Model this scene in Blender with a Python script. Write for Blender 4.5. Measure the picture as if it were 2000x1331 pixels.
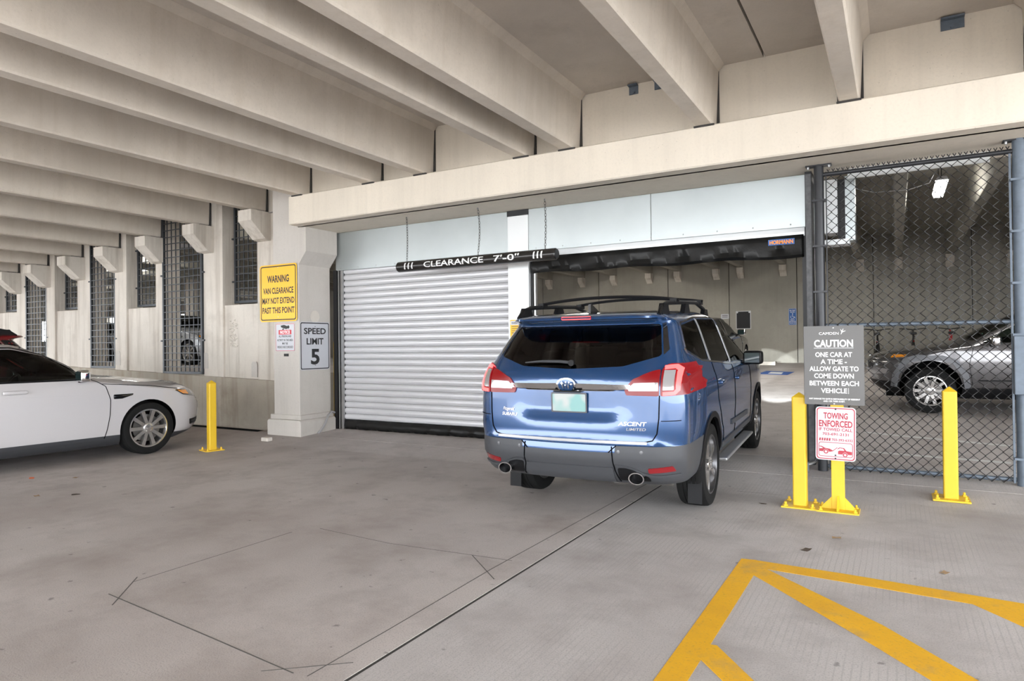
import bpy, bmesh, math, random
import numpy as np
from mathutils import Vector, Matrix, Euler
from mathutils.bvhtree import BVHTree
from mathutils.geometry import delaunay_2d_cdt

for o in list(bpy.data.objects): bpy.data.objects.remove(o)
S = bpy.context.scene
COL = S.collection
random.seed(7)

# ------------------------------------------------------------------ camera
F, YAW, PITCH, ROLL, CY, H = 1304.8, -0.52188, 0.006995, -0.011456, 663.6, 1.48
def _cam():
    cy, sy = math.cos(YAW), math.sin(YAW)
    f = np.array([sy*math.cos(PITCH), cy*math.cos(PITCH), math.sin(PITCH)])
    rt = np.array([cy, -sy, 0.0]); up = np.cross(rt, f)
    r2 = rt*math.cos(ROLL) + up*math.sin(ROLL); u2 = -rt*math.sin(ROLL) + up*math.cos(ROLL)
    return r2, u2, f
CR, CU, CF = _cam()
cd = bpy.data.cameras.new('camera'); cam = bpy.data.objects.new('camera', cd); COL.objects.link(cam)
cd.sensor_width = 36; cd.lens = F/2000*36; cd.shift_y = -(665.5-CY)/2000
cd.clip_start = .05; cd.clip_end = 500
cam.matrix_world = Matrix(((CR[0], CU[0], -CF[0], 0), (CR[1], CU[1], -CF[1], 0), (CR[2], CU[2], -CF[2], H), (0, 0, 0, 1)))
S.camera = cam

# ------------------------------------------------------------------ light and exposure
W = bpy.data.worlds.new('overcast_sky'); S.world = W; W.use_nodes = True
W.node_tree.nodes['Background'].inputs[0].default_value = (.93, .965, 1.0, 1)
W.node_tree.nodes['Background'].inputs[1].default_value = 2.6
S.view_settings.view_transform = 'Standard'; S.view_settings.look = 'None'
S.view_settings.gamma = 1; S.view_settings.use_curve_mapping = False
S.view_settings.exposure = 2.08

# pixel -> place helpers (2000 x 1331 frame); distance always comes from a floor, wall or plane of the place
C0 = np.array([0, 0, H])
Y1, SL = 7.0, 0.053                      # the drive rises gently past the gate line
def zf(Y): return max(0.0, SL*(Y-Y1))
def ray(x, y): return CR*((x-1000)/F) - CU*((y-CY)/F) + CF
def onZ(x, y, z=0.0): d = ray(x, y); return C0 + d*((z-H)/d[2])
def onY(x, y, Y): d = ray(x, y); return C0 + d*(Y/d[1])
def onX(x, y, X): d = ray(x, y); return C0 + d*(X/d[0])
def onF(x, y):
    p = onZ(x, y)
    if p[1] <= Y1: return p
    d = ray(x, y); return C0 + d*((H+SL*Y1)/(SL*d[1]-d[2]))

# ------------------------------------------------------------------ materials
class NT:
    def __init__(s, name):
        s.m = bpy.data.materials.new(name); s.m.use_nodes = True
        s.t = s.m.node_tree; s.b = s.t.nodes['Principled BSDF']; s.pos = None
    def n(s, kind, **kw):
        nd = s.t.nodes.new(kind)
        for k, v in kw.items():
            if k.startswith('i_'):
                key = k[2:]; key = int(key) if key.isdigit() else key.replace('_', ' ')
                nd.inputs[key].default_value = v
            else: setattr(nd, k, v)
        return nd
    def l(s, a, b): s.t.links.new(a, b)
    def P(s, scale=(1, 1, 1)):
        if s.pos is None: s.pos = s.n('ShaderNodeNewGeometry').outputs['Position']
        mp = s.n('ShaderNodeMapping'); mp.inputs['Scale'].default_value = scale
        s.l(s.pos, mp.inputs['Vector']); return mp.outputs[0]
    def noise(s, scale, detail=5, rough=.6, stretch=(1, 1, 1)):
        nd = s.n('ShaderNodeTexNoise'); nd.inputs['Scale'].default_value = scale
        nd.inputs['Detail'].default_value = detail; nd.inputs['Roughness'].default_value = rough
        s.l(s.P(stretch), nd.inputs['Vector']); return nd.outputs['Fac']
    def ramp(s, fac, stops):
        r = s.n('ShaderNodeValToRGB'); e = r.color_ramp.elements
        while len(e) < len(stops): e.new(.5)
        for el, (p, c) in zip(e, stops):
            el.position = p; el.color = (c, c, c, 1) if isinstance(c, (int, float)) else (*c, 1)
        s.l(fac, r.inputs[0]); return r.outputs[0]
    def mix(s, a, b, fac, mode='MIX'):
        m = s.n('ShaderNodeMix', data_type='RGBA', blend_type=mode)
        for v, i in ((a, 6), (b, 7)):
            if isinstance(v, tuple): m.inputs[i].default_value = (*v[:3], 1)
            else: s.l(v, m.inputs[i])
        if isinstance(fac, (int, float)): m.inputs[0].default_value = fac
        else: s.l(fac, m.inputs[0])
        return m.outputs[2]
    def bump(s, h, strength=.3, dist=.01):
        b = s.n('ShaderNodeBump'); b.inputs['Strength'].default_value = strength; b.inputs['Distance'].default_value = dist
        s.l(h, b.inputs['Height']); s.l(b.outputs[0], s.b.inputs['Normal'])
    def set(s, **kw):
        for k, v in kw.items(): s.b.inputs[k.replace('_', ' ')].default_value = v
        return s

def plain(name, col, rough=.5, metal=0.0, var=.08, scale=6.0, coat=0.0, bump=0.0, spec=.5):
    t = NT(name); t.set(Roughness=rough, Metallic=metal)
    t.b.inputs['Coat Weight'].default_value = coat; t.b.inputs['Coat Roughness'].default_value = .03
    t.b.inputs['Specular IOR Level'].default_value = spec
    f = t.noise(scale, 4)
    lo = tuple(max(0, c*(1-var)) for c in col); hi = tuple(min(1, c*(1+var)) for c in col)
    t.l(t.mix(lo, hi, f), t.b.inputs['Base Color'])
    if bump: t.bump(t.noise(scale*8, 3), bump, .003)
    return t.m

def concrete(name, col, var=.16, streak=.22, dirt=.25, rough=.85, pores=True, bump=.35, dirtcol=(.2, .175, .145)):
    t = NT(name); t.set(Roughness=rough); t.b.inputs['Specular IOR Level'].default_value = .25
    big = t.noise(.55, 4, .6); mid = t.noise(3.2, 5, .65); fine = t.noise(38, 3, .7)
    lo = tuple(c*(1-var) for c in col); hi = tuple(min(1, c*(1+var*.7)) for c in col)
    c = t.mix(lo, hi, t.ramp(big, [(.3, 0.0), (.7, 1.0)]))
    c = t.mix(c, lo, t.ramp(mid, [(.45, 0.0), (.8, .55)]))
    if streak:
        st = t.noise(7, 4, .6, (1, 1, .06)); c = t.mix(c, dirtcol, t.ramp(st, [(.48, 0.0), (.76, streak)]))
    if dirt:
        d = t.noise(1.3, 6, .7); c = t.mix(c, dirtcol, t.ramp(d, [(.56, 0.0), (.75, dirt)]))
    if pores:
        v = t.n('ShaderNodeTexVoronoi'); v.inputs['Scale'].default_value = 11; t.l(t.P(), v.inputs['Vector'])
        c = t.mix(c, tuple(x*.45 for x in col), t.ramp(v.outputs['Distance'], [(.035, .55), (.06, 0.0)]))
    c = t.mix(c, tuple(x*.8 for x in col), t.ramp(fine, [(.5, 0.0), (.8, .4)]))
    t.l(c, t.b.inputs['Base Color'])
    t.bump(t.mix(mid, fine, .6), bump, .006)
    return t.m

def floor_mat(name, col, tined=0.0):
    t = NT(name); t.set(Roughness=.72); t.b.inputs['Specular IOR Level'].default_value = .35
    big = t.noise(.35, 5, .6); mid = t.noise(1.7, 6, .65); grit = t.noise(120, 2, .7); sw = t.noise(.9, 4, .6, (1, .22, 1))
    c = t.mix(tuple(x*.86 for x in col), tuple(min(1, x*1.12) for x in col), t.ramp(big, [(.3, 0.0), (.7, 1.0)]))
    c = t.mix(c, (col[0]*.50, col[1]*.46, col[2]*.44), t.ramp(mid, [(.46, 0.0), (.80, .8)]))
    c = t.mix(c, (col[0]*.60, col[1]*.55, col[2]*.52), t.ramp(t.noise(.22, 5, .65), [(.48, 0.0), (.68, .55)]))
    c = t.mix(c, (col[0]*.72, col[1]*.68, col[2]*.66), t.ramp(sw, [(.5, 0.0), (.75, .6)]))
    c = t.mix(c, tuple(x*.52 for x in col), t.ramp(grit, [(.50, 0.0), (.72, .75)]))
    sp = t.noise(9, 3, .5); c = t.mix(c, (.09, .08, .075), t.ramp(sp, [(.70, 0.0), (.745, .55)]))
    h = t.mix(mid, grit, .75)
    if tined:
        w = t.n('ShaderNodeTexWave', wave_type='BANDS', bands_direction='X'); w.inputs['Scale'].default_value = 9
        w.inputs['Distortion'].default_value = .7; w.inputs['Detail'].default_value = 3; w.inputs['Detail Scale'].default_value = 3
        t.l(t.P((1, .12, 1)), w.inputs['Vector'])
        brk = t.noise(1.4, 3)
        c = t.mix(c, tuple(x*.62 for x in col), t.mix((0, 0, 0), t.ramp(w.outputs['Fac'], [(.82, 0.0), (1.0, tined)]), t.ramp(brk, [(.4, 0.0), (.6, 1.0)])))
    t.l(c, t.b.inputs['Base Color']); t.bump(h, .35, .004)
    return t.m

def emit(name, col, s, base=None):
    t = NT(name); t.set(Roughness=.3); t.b.inputs['Base Color'].default_value = (*(base or col), 1)
    t.b.inputs['Emission Color'].default_value = (*col, 1); t.b.inputs['Emission Strength'].default_value = s
    return t.m

def glass_mat(name, tint, fres=1.5):
    m = bpy.data.materials.new(name); m.use_nodes = True; t = m.node_tree; t.nodes.remove(t.nodes['Principled BSDF'])
    out = t.nodes['Material Output']; tr = t.nodes.new('ShaderNodeBsdfTransparent'); tr.inputs[0].default_value = (*tint, 1)
    gl = t.nodes.new('ShaderNodeBsdfGlossy'); gl.inputs['Roughness'].default_value = .02
    fr = t.nodes.new('ShaderNodeFresnel'); fr.inputs[0].default_value = fres
    mx = t.nodes.new('ShaderNodeMixShader'); t.links.new(fr.outputs[0], mx.inputs[0]); t.links.new(tr.outputs[0], mx.inputs[1])
    t.links.new(gl.outputs[0], mx.inputs[2]); t.links.new(mx.outputs[0], out.inputs[0]); return m

M = {}
M['beam'] = concrete('beam_concrete', (.66, .60, .525), streak=.14, dirt=.16, dirtcol=(.30, .22, .12))
M['slab'] = concrete('ceiling_concrete', (.58, .53, .475), streak=0, dirt=.25, pores=False)
M['ledge'] = concrete('ledge_concrete', (.77, .70, .60), var=.07, streak=.10, dirt=.05)
M['wall'] = concrete('wall_concrete', (.68, .63, .565), var=.12, streak=.6, dirt=.3, dirtcol=(.28, .23, .18))
M['wallbase'] = concrete('stained_concrete', (.42, .375, .315), var=.2, streak=.55, dirt=.5, dirtcol=(.22, .16, .10))
M['pil'] = concrete('pilaster_concrete', (.58, .545, .505), var=.08, streak=.12, dirt=.08)
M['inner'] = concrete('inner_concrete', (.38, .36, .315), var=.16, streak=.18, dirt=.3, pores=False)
M['floor'] = floor_mat('floor_concrete', (.49, .45, .43))
M['floor2'] = floor_mat('tined_floor_concrete', (.49, .465, .455), tined=.42)
M['ground'] = floor_mat('yard_concrete', (.6, .58, .55))
M['joint'] = plain('joint_sealant', (.045, .042, .04), .9)
M['cut'] = plain('saw_cut_filler', (.10, .095, .09), .9)
M['galv'] = plain('galvanised_sheet', (.46, .50, .51), .34, .75, .10, 1.5)
M['slat'] = plain('shutter_slat', (.64, .64, .665), .42, .35, .08, 2.0)
M['post'] = plain('pale_sheet_cladding', (.72, .74, .75), .4, .3, .06, 1.0)
M['steel'] = plain('brushed_steel', (.42, .42, .42), .4, .9, .2, 8)
M['dark'] = plain('black_painted_steel', (.012, .012, .014), .45, .2, .2, 12)
M['pipe'] = plain('grey_black_tube', (.026, .027, .031), .38, .3, .2, 10)
M['bluepipe'] = plain('weathered_blue_grey_tube', (.13, .16, .2), .5, .3, .3, 14)
M['wire'] = plain('vinyl_coated_wire', (.012, .012, .013), .35, 0, .1)
M['grille'] = plain('grey_grille_steel', (.04, .045, .053), .5, .3, .15)
M['vinyl'] = plain('black_vinyl', (.010, .010, .010), .38, 0, .3, 4, bump=.5, spec=.3)
M['rubber'] = plain('black_rubber', (.012, .012, .012), .7, spec=.2)
M['yellow'] = plain('yellow_safety_paint', (.70, .45, .016), .45, 0, .07, 5)
M['stripe'] = None
M['signw'] = plain('white_sign_face', (.56, .57, .61), .35, 0, .02)
M['signy'] = plain('amber_sign_face', (.93, .5, .008), .4, 0, .03)
M['ink'] = plain('black_ink', (.012, .012, .013), .5)
M['red_ink'] = plain('red_ink', (.6, .035, .05), .5)
M['pink_ink'] = plain('faded_red_ink', (.40, .03, .05), .5)
M['white_ink'] = plain('white_ink', (.86, .86, .86), .5)
M['grey_sign'] = plain('grey_sign_face', (.115, .112, .110), .45, .15, .12, 3)
M['blue_sign'] = plain('blue_sign_face', (.01, .1, .36), .4)
M['alu'] = plain('sheet_aluminium', (.55, .55, .56), .4, .8)
M['chrome'] = plain('chrome', (.75, .75, .76), .08, 1.0, .02)
M['orange_ink'] = plain('orange_ink', (.85, .28, .03), .5)
def stripe_mat():
    t = NT('worn_road_paint'); t.set(Roughness=.65)
    w = t.noise(3, 6, .7); g = t.noise(60, 3, .7)
    c = t.mix((.78, .42, .006), (.70, .37, .012), t.ramp(w, [(.35, 0.0), (.65, 1.0)]))
    c = t.mix(c, (.36, .26, .13), t.ramp(t.noise(1.8, 6, .75), [(.55, 0.0), (.75, .75)]))
    c = t.mix(c, (.3, .2, .06), t.ramp(g, [(.55, 0.0), (.75, .5)]))
    t.l(c, t.b.inputs['Base Color']); t.bump(g, .3, .003); return t.m
M['stripe'] = stripe_mat()
M['stripe_blue'] = plain('blue_road_paint', (.03, .09, .3), .7, 0, .3, 4)
M['stripe_white'] = plain('white_road_paint', (.6, .6, .58), .7, 0, .3, 4)

# ------------------------------------------------------------------ mesh helpers
def link(o, parent=None):
    COL.objects.link(o)
    if parent is not None: o.parent = parent
    return o
def tag(o, label=None, cat=None, group=None, kind=None):
    if label: o['label'] = label
    if cat: o['category'] = cat
    if group: o['group'] = group
    if kind: o['kind'] = kind
    return o
def empty(name, loc=(0, 0, 0), rz=0.0, label=None, cat=None, group=None, kind=None):
    o = bpy.data.objects.new(name, None); o.empty_display_size = .2; o.location = loc; o.rotation_euler = (0, 0, rz)
    link(o); return tag(o, label, cat, group, kind)
class MB:
    def __init__(s): s.v = []; s.f = []; s.smooth = False
    def add(s, vs, fs):
        k = len(s.v); s.v += [tuple(v) for v in vs]; s.f += [tuple(i+k for i in f) for f in fs]; return s
    def box(s, x0, x1, y0, y1, z0, z1):
        return s.add([(x0, y0, z0), (x1, y0, z0), (x1, y1, z0), (x0, y1, z0), (x0, y0, z1), (x1, y0, z1), (x1, y1, z1), (x0, y1, z1)],
            [(0, 3, 2, 1), (4, 5, 6, 7), (0, 1, 5, 4), (1, 2, 6, 5), (2, 3, 7, 6), (3, 0, 4, 7)])
    def prism(s, poly, a, b, axis='y'):          # poly: 2D points in the two other axes (order x,y,z)
        def P(p, t):
            return {'x': (t, p[0], p[1]), 'y': (p[0], t, p[1]), 'z': (p[0], p[1], t)}[axis]
        n = len(poly)
        vs = [P(p, a) for p in poly] + [P(p, b) for p in poly]
        fs = [tuple(range(n))[::-1], tuple(range(n, 2*n))] + [(i, (i+1) % n, n+(i+1) % n, n+i) for i in range(n)]
        return s.add(vs, fs)
    def tube(s, pts, r, n=8, cap=True, closed=False):
        pts = [Vector(p) for p in pts]; N = len(pts); rr = r if isinstance(r, (list, tuple)) else [r]*N
        vs = []; up = None
        for i, p in enumerate(pts):
            if closed: d = pts[(i+1) % N]-pts[i-1]
            else: d = pts[min(i+1, N-1)]-pts[max(i-1, 0)]
            d.normalize()
            if up is None: up = Vector((0, 0, 1)) if abs(d.z) < .9 else Vector((1, 0, 0))
            a = d.cross(up).normalized(); b = a.cross(d).normalized(); up = b
            for k in range(n):
                t = 2*math.pi*k/n; vs.append(p+(a*math.cos(t)+b*math.sin(t))*rr[i])
        fs = []
        for i in range(N if closed else N-1):
            j = (i+1) % N
            fs += [(i*n+k, i*n+(k+1) % n, j*n+(k+1) % n, j*n+k) for k in range(n)]
        if cap and not closed: fs += [tuple(range(n))[::-1], tuple((N-1)*n+k for k in range(n))]
        s.smooth = True
        return s.add(vs, fs)
    def lathe(s, prof, n=32, axis='z', c=(0, 0, 0), closed=False):   # prof: (r, t)
        vs = []
        for r, t in prof:
            for k in range(n):
                a = 2*math.pi*k/n; u, v = r*math.cos(a), r*math.sin(a)
                p = {'z': (u, v, t), 'y': (u, t, v), 'x': (t, u, v)}[axis]
                vs.append((p[0]+c[0], p[1]+c[1], p[2]+c[2]))
        m = len(prof); fs = []
        for i in range(m if closed else m-1):
            j = (i+1) % m
            fs += [(i*n+k, i*n+(k+1) % n, j*n+(k+1) % n, j*n+k) for k in range(n)]
        if not closed: fs += [tuple(range(n))[::-1], tuple((m-1)*n+k for k in range(n))]
        s.smooth = True
        return s.add(vs, fs)
    def mesh(s, name, angle=None):
        me = bpy.data.meshes.new(name); me.from_pydata(s.v, [], s.f); me.update()
        bm = bmesh.new(); bm.from_mesh(me); bmesh.ops.recalc_face_normals(bm, faces=bm.faces); bm.to_mesh(me); bm.free()
        if s.smooth:
            me.polygons.foreach_set('use_smooth', [True]*len(me.polygons)); me.set_sharp_from_angle(angle=angle or math.radians(40))
        return me
    def obj(s, name, m, parent=None, bevel=0.0, **kw):
        me = s.mesh(name); me.materials.append(m); o = bpy.data.objects.new(name, me); link(o, parent)
        if bevel:
            b = o.modifiers.new('bevel', 'BEVEL'); b.width = bevel; b.segments = 2; b.limit_method = 'ANGLE'; b.harden_normals = False
        return tag(o, **kw)
def inst(name, me, parent=None, loc=(0, 0, 0), rot=(0, 0, 0), scale=(1, 1, 1), **kw):
    o = bpy.data.objects.new(name, me); o.location = loc; o.rotation_euler = rot; o.scale = scale; link(o, parent); return tag(o, **kw)
def copy_tree(o, parent=None, swap=None):
    c = o.copy(); COL.objects.link(c); c.parent = parent
    if swap and c.type == 'MESH' and c.material_slots:
        for sl in c.material_slots:
            if sl.material and sl.material.name in swap:
                mm = swap[sl.material.name]; sl.link = 'OBJECT'; sl.material = mm
    for ch in list(o.children): copy_tree(ch, c, swap)
    return c
def text_obj(txt, size, m, parent, loc, rot, xs=1.0, bold=0.0, align='CENTER', name='lettering', shear=0.0, space=1.0, depth=.0006, width=None):
    cu = bpy.data.curves.new('t', 'FONT'); cu.body = txt; cu.size = 1.0; cu.align_x = align; cu.align_y = 'CENTER'
    cu.offset = bold; cu.extrude = depth/size; cu.shear = shear; cu.space_character = space; cu.resolution_u = 3
    o = bpy.data.objects.new('t', cu); COL.objects.link(o)
    me = bpy.data.meshes.new_from_object(o); bpy.data.objects.remove(o); bpy.data.curves.remove(cu)
    xsv = np.array([v.co.x for v in me.vertices]); ysv = np.array([v.co.y for v in me.vertices])
    cap = (ysv.max()-ysv.min()) if len(ysv) else 1
    k = size/.72; sx = k*xs
    if width: sx = width/(xsv.max()-xsv.min())
    x0 = (xsv.max()+xsv.min())/2 if align == 'CENTER' else xsv.min()
    y0 = .0
    yc = (ysv.max()+ysv.min())/2
    for v in me.vertices: v.co = Vector(((v.co.x-x0)*sx, (v.co.y-yc)*k, v.co.z*size))
    me.name = name; me.materials.clear(); me.materials.append(m)
    ob = bpy.data.objects.new(name, me); ob.location = loc; ob.rotation_euler = rot; link(ob, parent); return ob
def rrect(w, h, r, n=5, cx=0, cy=0):
    pts = []
    for sx, sy, a0 in ((1, -1, -90), (1, 1, 0), (-1, 1, 90), (-1, -1, 180)):
        for k in range(n+1):
            a = math.radians(a0+90*k/n); pts.append((cx+sx*(w/2-r)+r*math.cos(a), cy+sy*(h/2-r)+r*math.sin(a)))
    return pts
def ringplate(mb, outer, inner, z0, z1):
    n = len(outer); vs = [(p[0], p[1], z0) for p in outer]+[(p[0], p[1], z0) for p in inner]+[(p[0], p[1], z1) for p in outer]+[(p[0], p[1], z1) for p in inner]
    fs = []
    for i in range(n):
        j = (i+1) % n
        fs += [(i, j, n+j, n+i), (2*n+i, 3*n+i, 3*n+j, 2*n+j), (i, 2*n+i, 2*n+j, j), (n+i, n+j, 3*n+j, 3*n+i)]
    return mb.add(vs, fs)
# ================================================================== STRUCTURE
R90 = math.pi/2
YS = 8.38                      # plane of the roller shutters
YW = 8.15                      # face of the left wall's pilasters
def zbeam(X): return 3.86 if X > -9.0 else 3.905+.059*(X+9.4)
# ---- floor: sub-base with slabs and an open joint
fl = MB().box(-26, 9, -9.5, 24, -.30, -.085).obj('floor', M['joint'], kind='structure')
XJ = -2.13
def slab(x0, x1, y0, y1, m, name='slab'):
    b = MB(); vs = []
    for (x, y) in ((x0, y0), (x1, y0), (x1, y1), (x0, y1)): vs.append((x, y, -.08))
    for (x, y) in ((x0, y0), (x1, y0), (x1, y1), (x0, y1)): vs.append((x, y, zf(y)))
    b.add(vs, [(0, 3, 2, 1), (4, 5, 6, 7), (0, 1, 5, 4), (1, 2, 6, 5), (2, 3, 7, 6), (3, 0, 4, 7)])
    return b.obj(name, m, fl)
g = .011
slab(-26, XJ-g, -9.5, Y1, M['floor']); slab(XJ+g, 9, -9.5, Y1, M['floor2'])
slab(-26, XJ-g, Y1, 7.70, M['floor']); slab(XJ+g, 9, Y1, 7.70, M['floor2'])
slab(-9.45, XJ-g, 7.715, 8.6, M['floor']); slab(XJ+g, 9, 7.715, 8.6, M['floor2'])
slab(-9.45, 9, 8.61, 24, M['floor'])
MB().box(XJ-g, XJ+g, -9.5, Y1, -.05, -.003).obj('joint_filler', M['joint'], fl)
# saw cuts of the vehicle detector loop and the control joint beside the main joint
def floor_strip(px, w, m, name, parent, h=.0012):
    P = [onF(*p) for p in px]; b = MB()
    for A, B in zip(P[:-1], P[1:]):
        d = (B-A)[:2]; d /= np.linalg.norm(d); nn = np.array([-d[1], d[0]])*w/2
        q = [A[:2]+nn, B[:2]+nn, B[:2]-nn, A[:2]-nn]
        b.add([(x, y, zf(y)+.0002) for x, y in q]+[(x, y, zf(y)+h) for x, y in q], [(0, 1, 2, 3), (4, 7, 6, 5), (0, 4, 5, 1), (1, 5, 6, 2), (2, 6, 7, 3), (3, 7, 4, 0)])
    return b.obj(name, m, parent)
for px, w in (([(600, 1322), (760, 1230), (960, 1112), (1270, 942)], .006), ([(212, 1161), (400, 1241), (573, 1316)], .007), ([(268, 1128), (219, 1183)], .007), ([(510, 1312), (690, 1295)], .005),
              ([(262, 1137), (570, 1040)], .004), ([(625, 1033), (760, 1062), (1000, 1096)], .004), ([(922, 1085), (965, 1132)], .006), ([(1440, 960), (1528, 968)], .004)):
    floor_strip(px, w, M['cut'], 'saw_cut', fl)
yard = MB().box(-90, 90, -90, 90, -.40, -.31).obj('ground', M['ground'], kind='structure')

# ---- ceiling: flanges and stems of the double tees
cl = empty('ceiling', (0, 0, 4.55), kind='structure')
edges = [-0.28, -1.70, -3.36, -4.00, -5.60, -6.55, -8.02, -9.68, -11.26, -12.77, -14.24, -15.69, -17.16, -18.53, -20.0, -21.4, -22.8, 1.25, 2.75, 4.2, 5.7]
joints = [6.6, 3.5, 2.0, -1.19, -3.68, -6.08, -8.95, -12.0, -14.97, -17.85, -20.7, -23.6]
YB = -9.0
def stem_mesh(L, inner=False):
    prof = [(-.095, 0.02), (-.08, 0), (.08, 0), (.095, .02), (.125, .62), (.19, .69), (-.19, .69), (-.125, .62)]
    b = MB(); b.prism(prof, 0, L, 'y'); me = b.mesh('stem'); me.materials.append(M['inner' if inner else 'beam']); return me
YG, YL = 7.60, 8.13
mg, ml = stem_mesh(YG-.03-YB), stem_mesh(YL-.02-YB)
def gapfill(yg, n): 
    me = MB().box(-.115, .125, yg, yg+.028, -.012, .665).mesh('joint_filler'); me.materials.append(M['joint']); return me
gf = gapfill(-.03, 0)
pad = MB().box(-.11, .11, -.16, .02, -.018, -.001).mesh('bearing_pad'); pad.materials.append(M['joint'])
for X in edges:
    left = X < -9
    inst('joint_filler', gf, cl, (X-.095, (YL+.009 if left else YG), zbeam(X)-4.55))
    inst('stem', ml if left else mg, cl, (X-.095, YB, zbeam(X)-4.55)); inst('bearing_pad', pad, cl, (X-.095, (YL if left else YG)-.06, zbeam(X)-4.55))
for a, b_ in zip(joints[:-1], joints[1:]):
    b = MB(); x0, x1 = a-.012, b_+.012; ye = YG+.02 if a > -9.1 and b_ > -9.5 else YL+.35
    z0, z1 = zbeam(x0)+.69, zbeam(x1)+.69
    if a > -9: z0 = z1 = 4.55
    b.prism([(x0, z0), (x1, z1), (x1, z1+.10), (x0, z0+.10)], YB, ye, 'y'); b.obj('flange', M['slab'], cl).location = (0, 0, -4.55)
    jb = MB().box(b_-.03, b_+.03, YB, ye, z1+.06, z1+.12); jb.obj('joint_filler', M['joint'], cl).location = (0, 0, -4.55)
MB().box(-52, 9, YB, 24, 4.85, 4.95).obj('deck', M['slab'], cl).location = (0, 0, -4.55)

# ---- girder over the gates
XG0, XG1 = -8.30, 9.0
wg = MB().box(XG0+.02, XG1, YG, 8.75, 3.41, 4.85).obj('wall_gate', M['ledge'], kind='structure')
MB().prism([(7.40, 3.425), (7.415, 3.41), (YG+.05, 3.41), (YG+.05, 3.86), (7.42, 3.86), (7.40, 3.845)], XG0, XG1, 'x').obj('ledge', M['ledge'], wg)
for x, y, w in ((1238, 176, .11), (1287, 172, .10), (1860, 45, .19)):
    p = onY(x, y, YG); b = MB().box(p[0]-w/2, p[0]+w/2, YG-.07, YG-.001, 4.52, 4.535).box(p[0]-w/2, p[0]+w/2, YG-.012, YG-.001, 4.43, 4.535)
    b.tube([(p[0], YG-.03, 4.45), (p[0], YG-.012, 4.45)], .018, 6); b.obj('connection_plate', M['bluepipe'], wg)

# ---- pilaster with haunch and plinth at the girder's end
pl = empty('trim_1', (-8.67, 7.9, 0), kind='structure')
def child(b, name, m, parent, **kw):
    o = b.obj(name, m, parent, **kw); o.location = -Vector(parent.location); return o
PF, PB = 7.65, 8.34
child(MB().box(-8.97, -8.37, PF, PB, 0, 4.62), 'shaft', M['pil'], pl, bevel=.012)
child(MB().prism([(-8.38, 2.80), (-8.20, 3.02), (-8.20, 3.408), (-8.38, 3.408)], PF+.002, PB, 'y'), 'haunch', M['pil'], pl)
child(MB().prism([(-9.06, 0), (-8.28, 0), (-8.28, .26), (-8.31, .29), (-9.03, .29), (-9.06, .26)], PF-.07, PB+.02, 'y'), 'plinth', M['pil'], pl, bevel=.01)
child(MB().box(-9.02, -8.32, PF-.035, PB, .29, .37), 'plinth_cap', M['pil'], pl, bevel=.008)
p = onX(615, 619, -8.37)
child(MB().lathe([(.10, -8.372), (.10, -8.3665)], 24, 'x', (0, p[1], p[2])), 'patch', M['wall'], pl)
# ---- left wall: pilasters, spandrels, base, corbels, grilles
wl = empty('wall_left', (-14, YW, 0), kind='structure')
def zstep(X): return .89+.03*(-9.7-X)
def zsill(X): return 2.27+.016*(-9.96-X)
WIN = [(-10.93, -9.97, 's'), (-12.72, -11.50, 't'), (-14.05, -13.02, 's'), (-15.42, -14.48, 't'), (-16.92, -15.95, 's'), (-18.25, -17.30, 't'), (-19.75, -18.70, 's'), (-21.2, -20.2, 't')]
XL1 = -9.0
child(MB().prism([(XL1, 0), (-24, 0), (-24, zstep(-24)), (XL1, zstep(XL1))], YW-.05, YW+.36, 'y'), 'base', M['wallbase'], wl)
child(MB().box(-52, -24, YW, YW+.36, 0, 4.75), 'pilaster', M['wall'], wl)
xr = XL1
for i, (a, b_, k) in enumerate(WIN+[(-24.0, -24.0, 'e')]):
    child(MB().box(b_, xr, YW, YW+.36, zstep(xr)-.02, 4.75), 'pilaster', M['wall'], wl, bevel=.01)
    xr = a
    if k == 's': child(MB().box(a-.001, b_+.001, YW+.045, YW+.34, zstep(b_)-.02, zsill(b_)), 'spandrel', M['wall'], wl)
    if k == 't': child(MB().box(a-.001, b_+.001, YW+.02, YW+.36, zstep(b_)-.02, zstep(b_)+.05), 'sill', M['wallbase'], wl)
# little grey patched notches near the step, joint line, scabbled patch
for (x, y, w, h) in ((402, 705, .15, .30), (497, 722, .15, .28), (231, 700, .16, .3), (531, 470, .0, 0)):
    if not w: continue
    p = onY(x, y, YW); pts = [(p[0]-w/2, p[2]-h/2), (p[0]+w/2, p[2]-h/2), (p[0]+w/2, p[2]+h*.35), (p[0]+w*.3, p[2]+h/2), (p[0]-w*.3, p[2]+h/2), (p[0]-w/2, p[2]+h*.35)]
    child(MB().prism(pts, YW-.006, YW+.01, 'y'), 'patch', M['pil'], wl)
p = onY(457, 650, YW+.045); b = MB()
for k in range(46):
    cx, cz = p[0]+random.uniform(-.1, .1), p[2]+random.uniform(-.28, .24); a = random.uniform(-.6, .6); l = random.uniform(.03, .075)
    b.tube([(cx-l*math.cos(a)/2, YW+.043, cz-l*math.sin(a)/2), (cx, YW+.034, cz), (cx+l*math.cos(a)/2, YW+.043, cz+l*math.sin(a)/2)], .008, 5)
child(b, 'scabbled_patch', M['wall'], wl)
# corbels
cm = MB().prism([(0, 0), (-.42, 0), (-.42, -.19), (-.12, -.47), (.0, -.50)], -.17, .17, 'x').mesh('corbel'); cm.materials.append(M['wall'])
for X in edges:
    if -20.5 < X < -9: inst('corbel', cm, wl, (X-.095+14, 0.005, zbeam(X)-.02))
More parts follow.
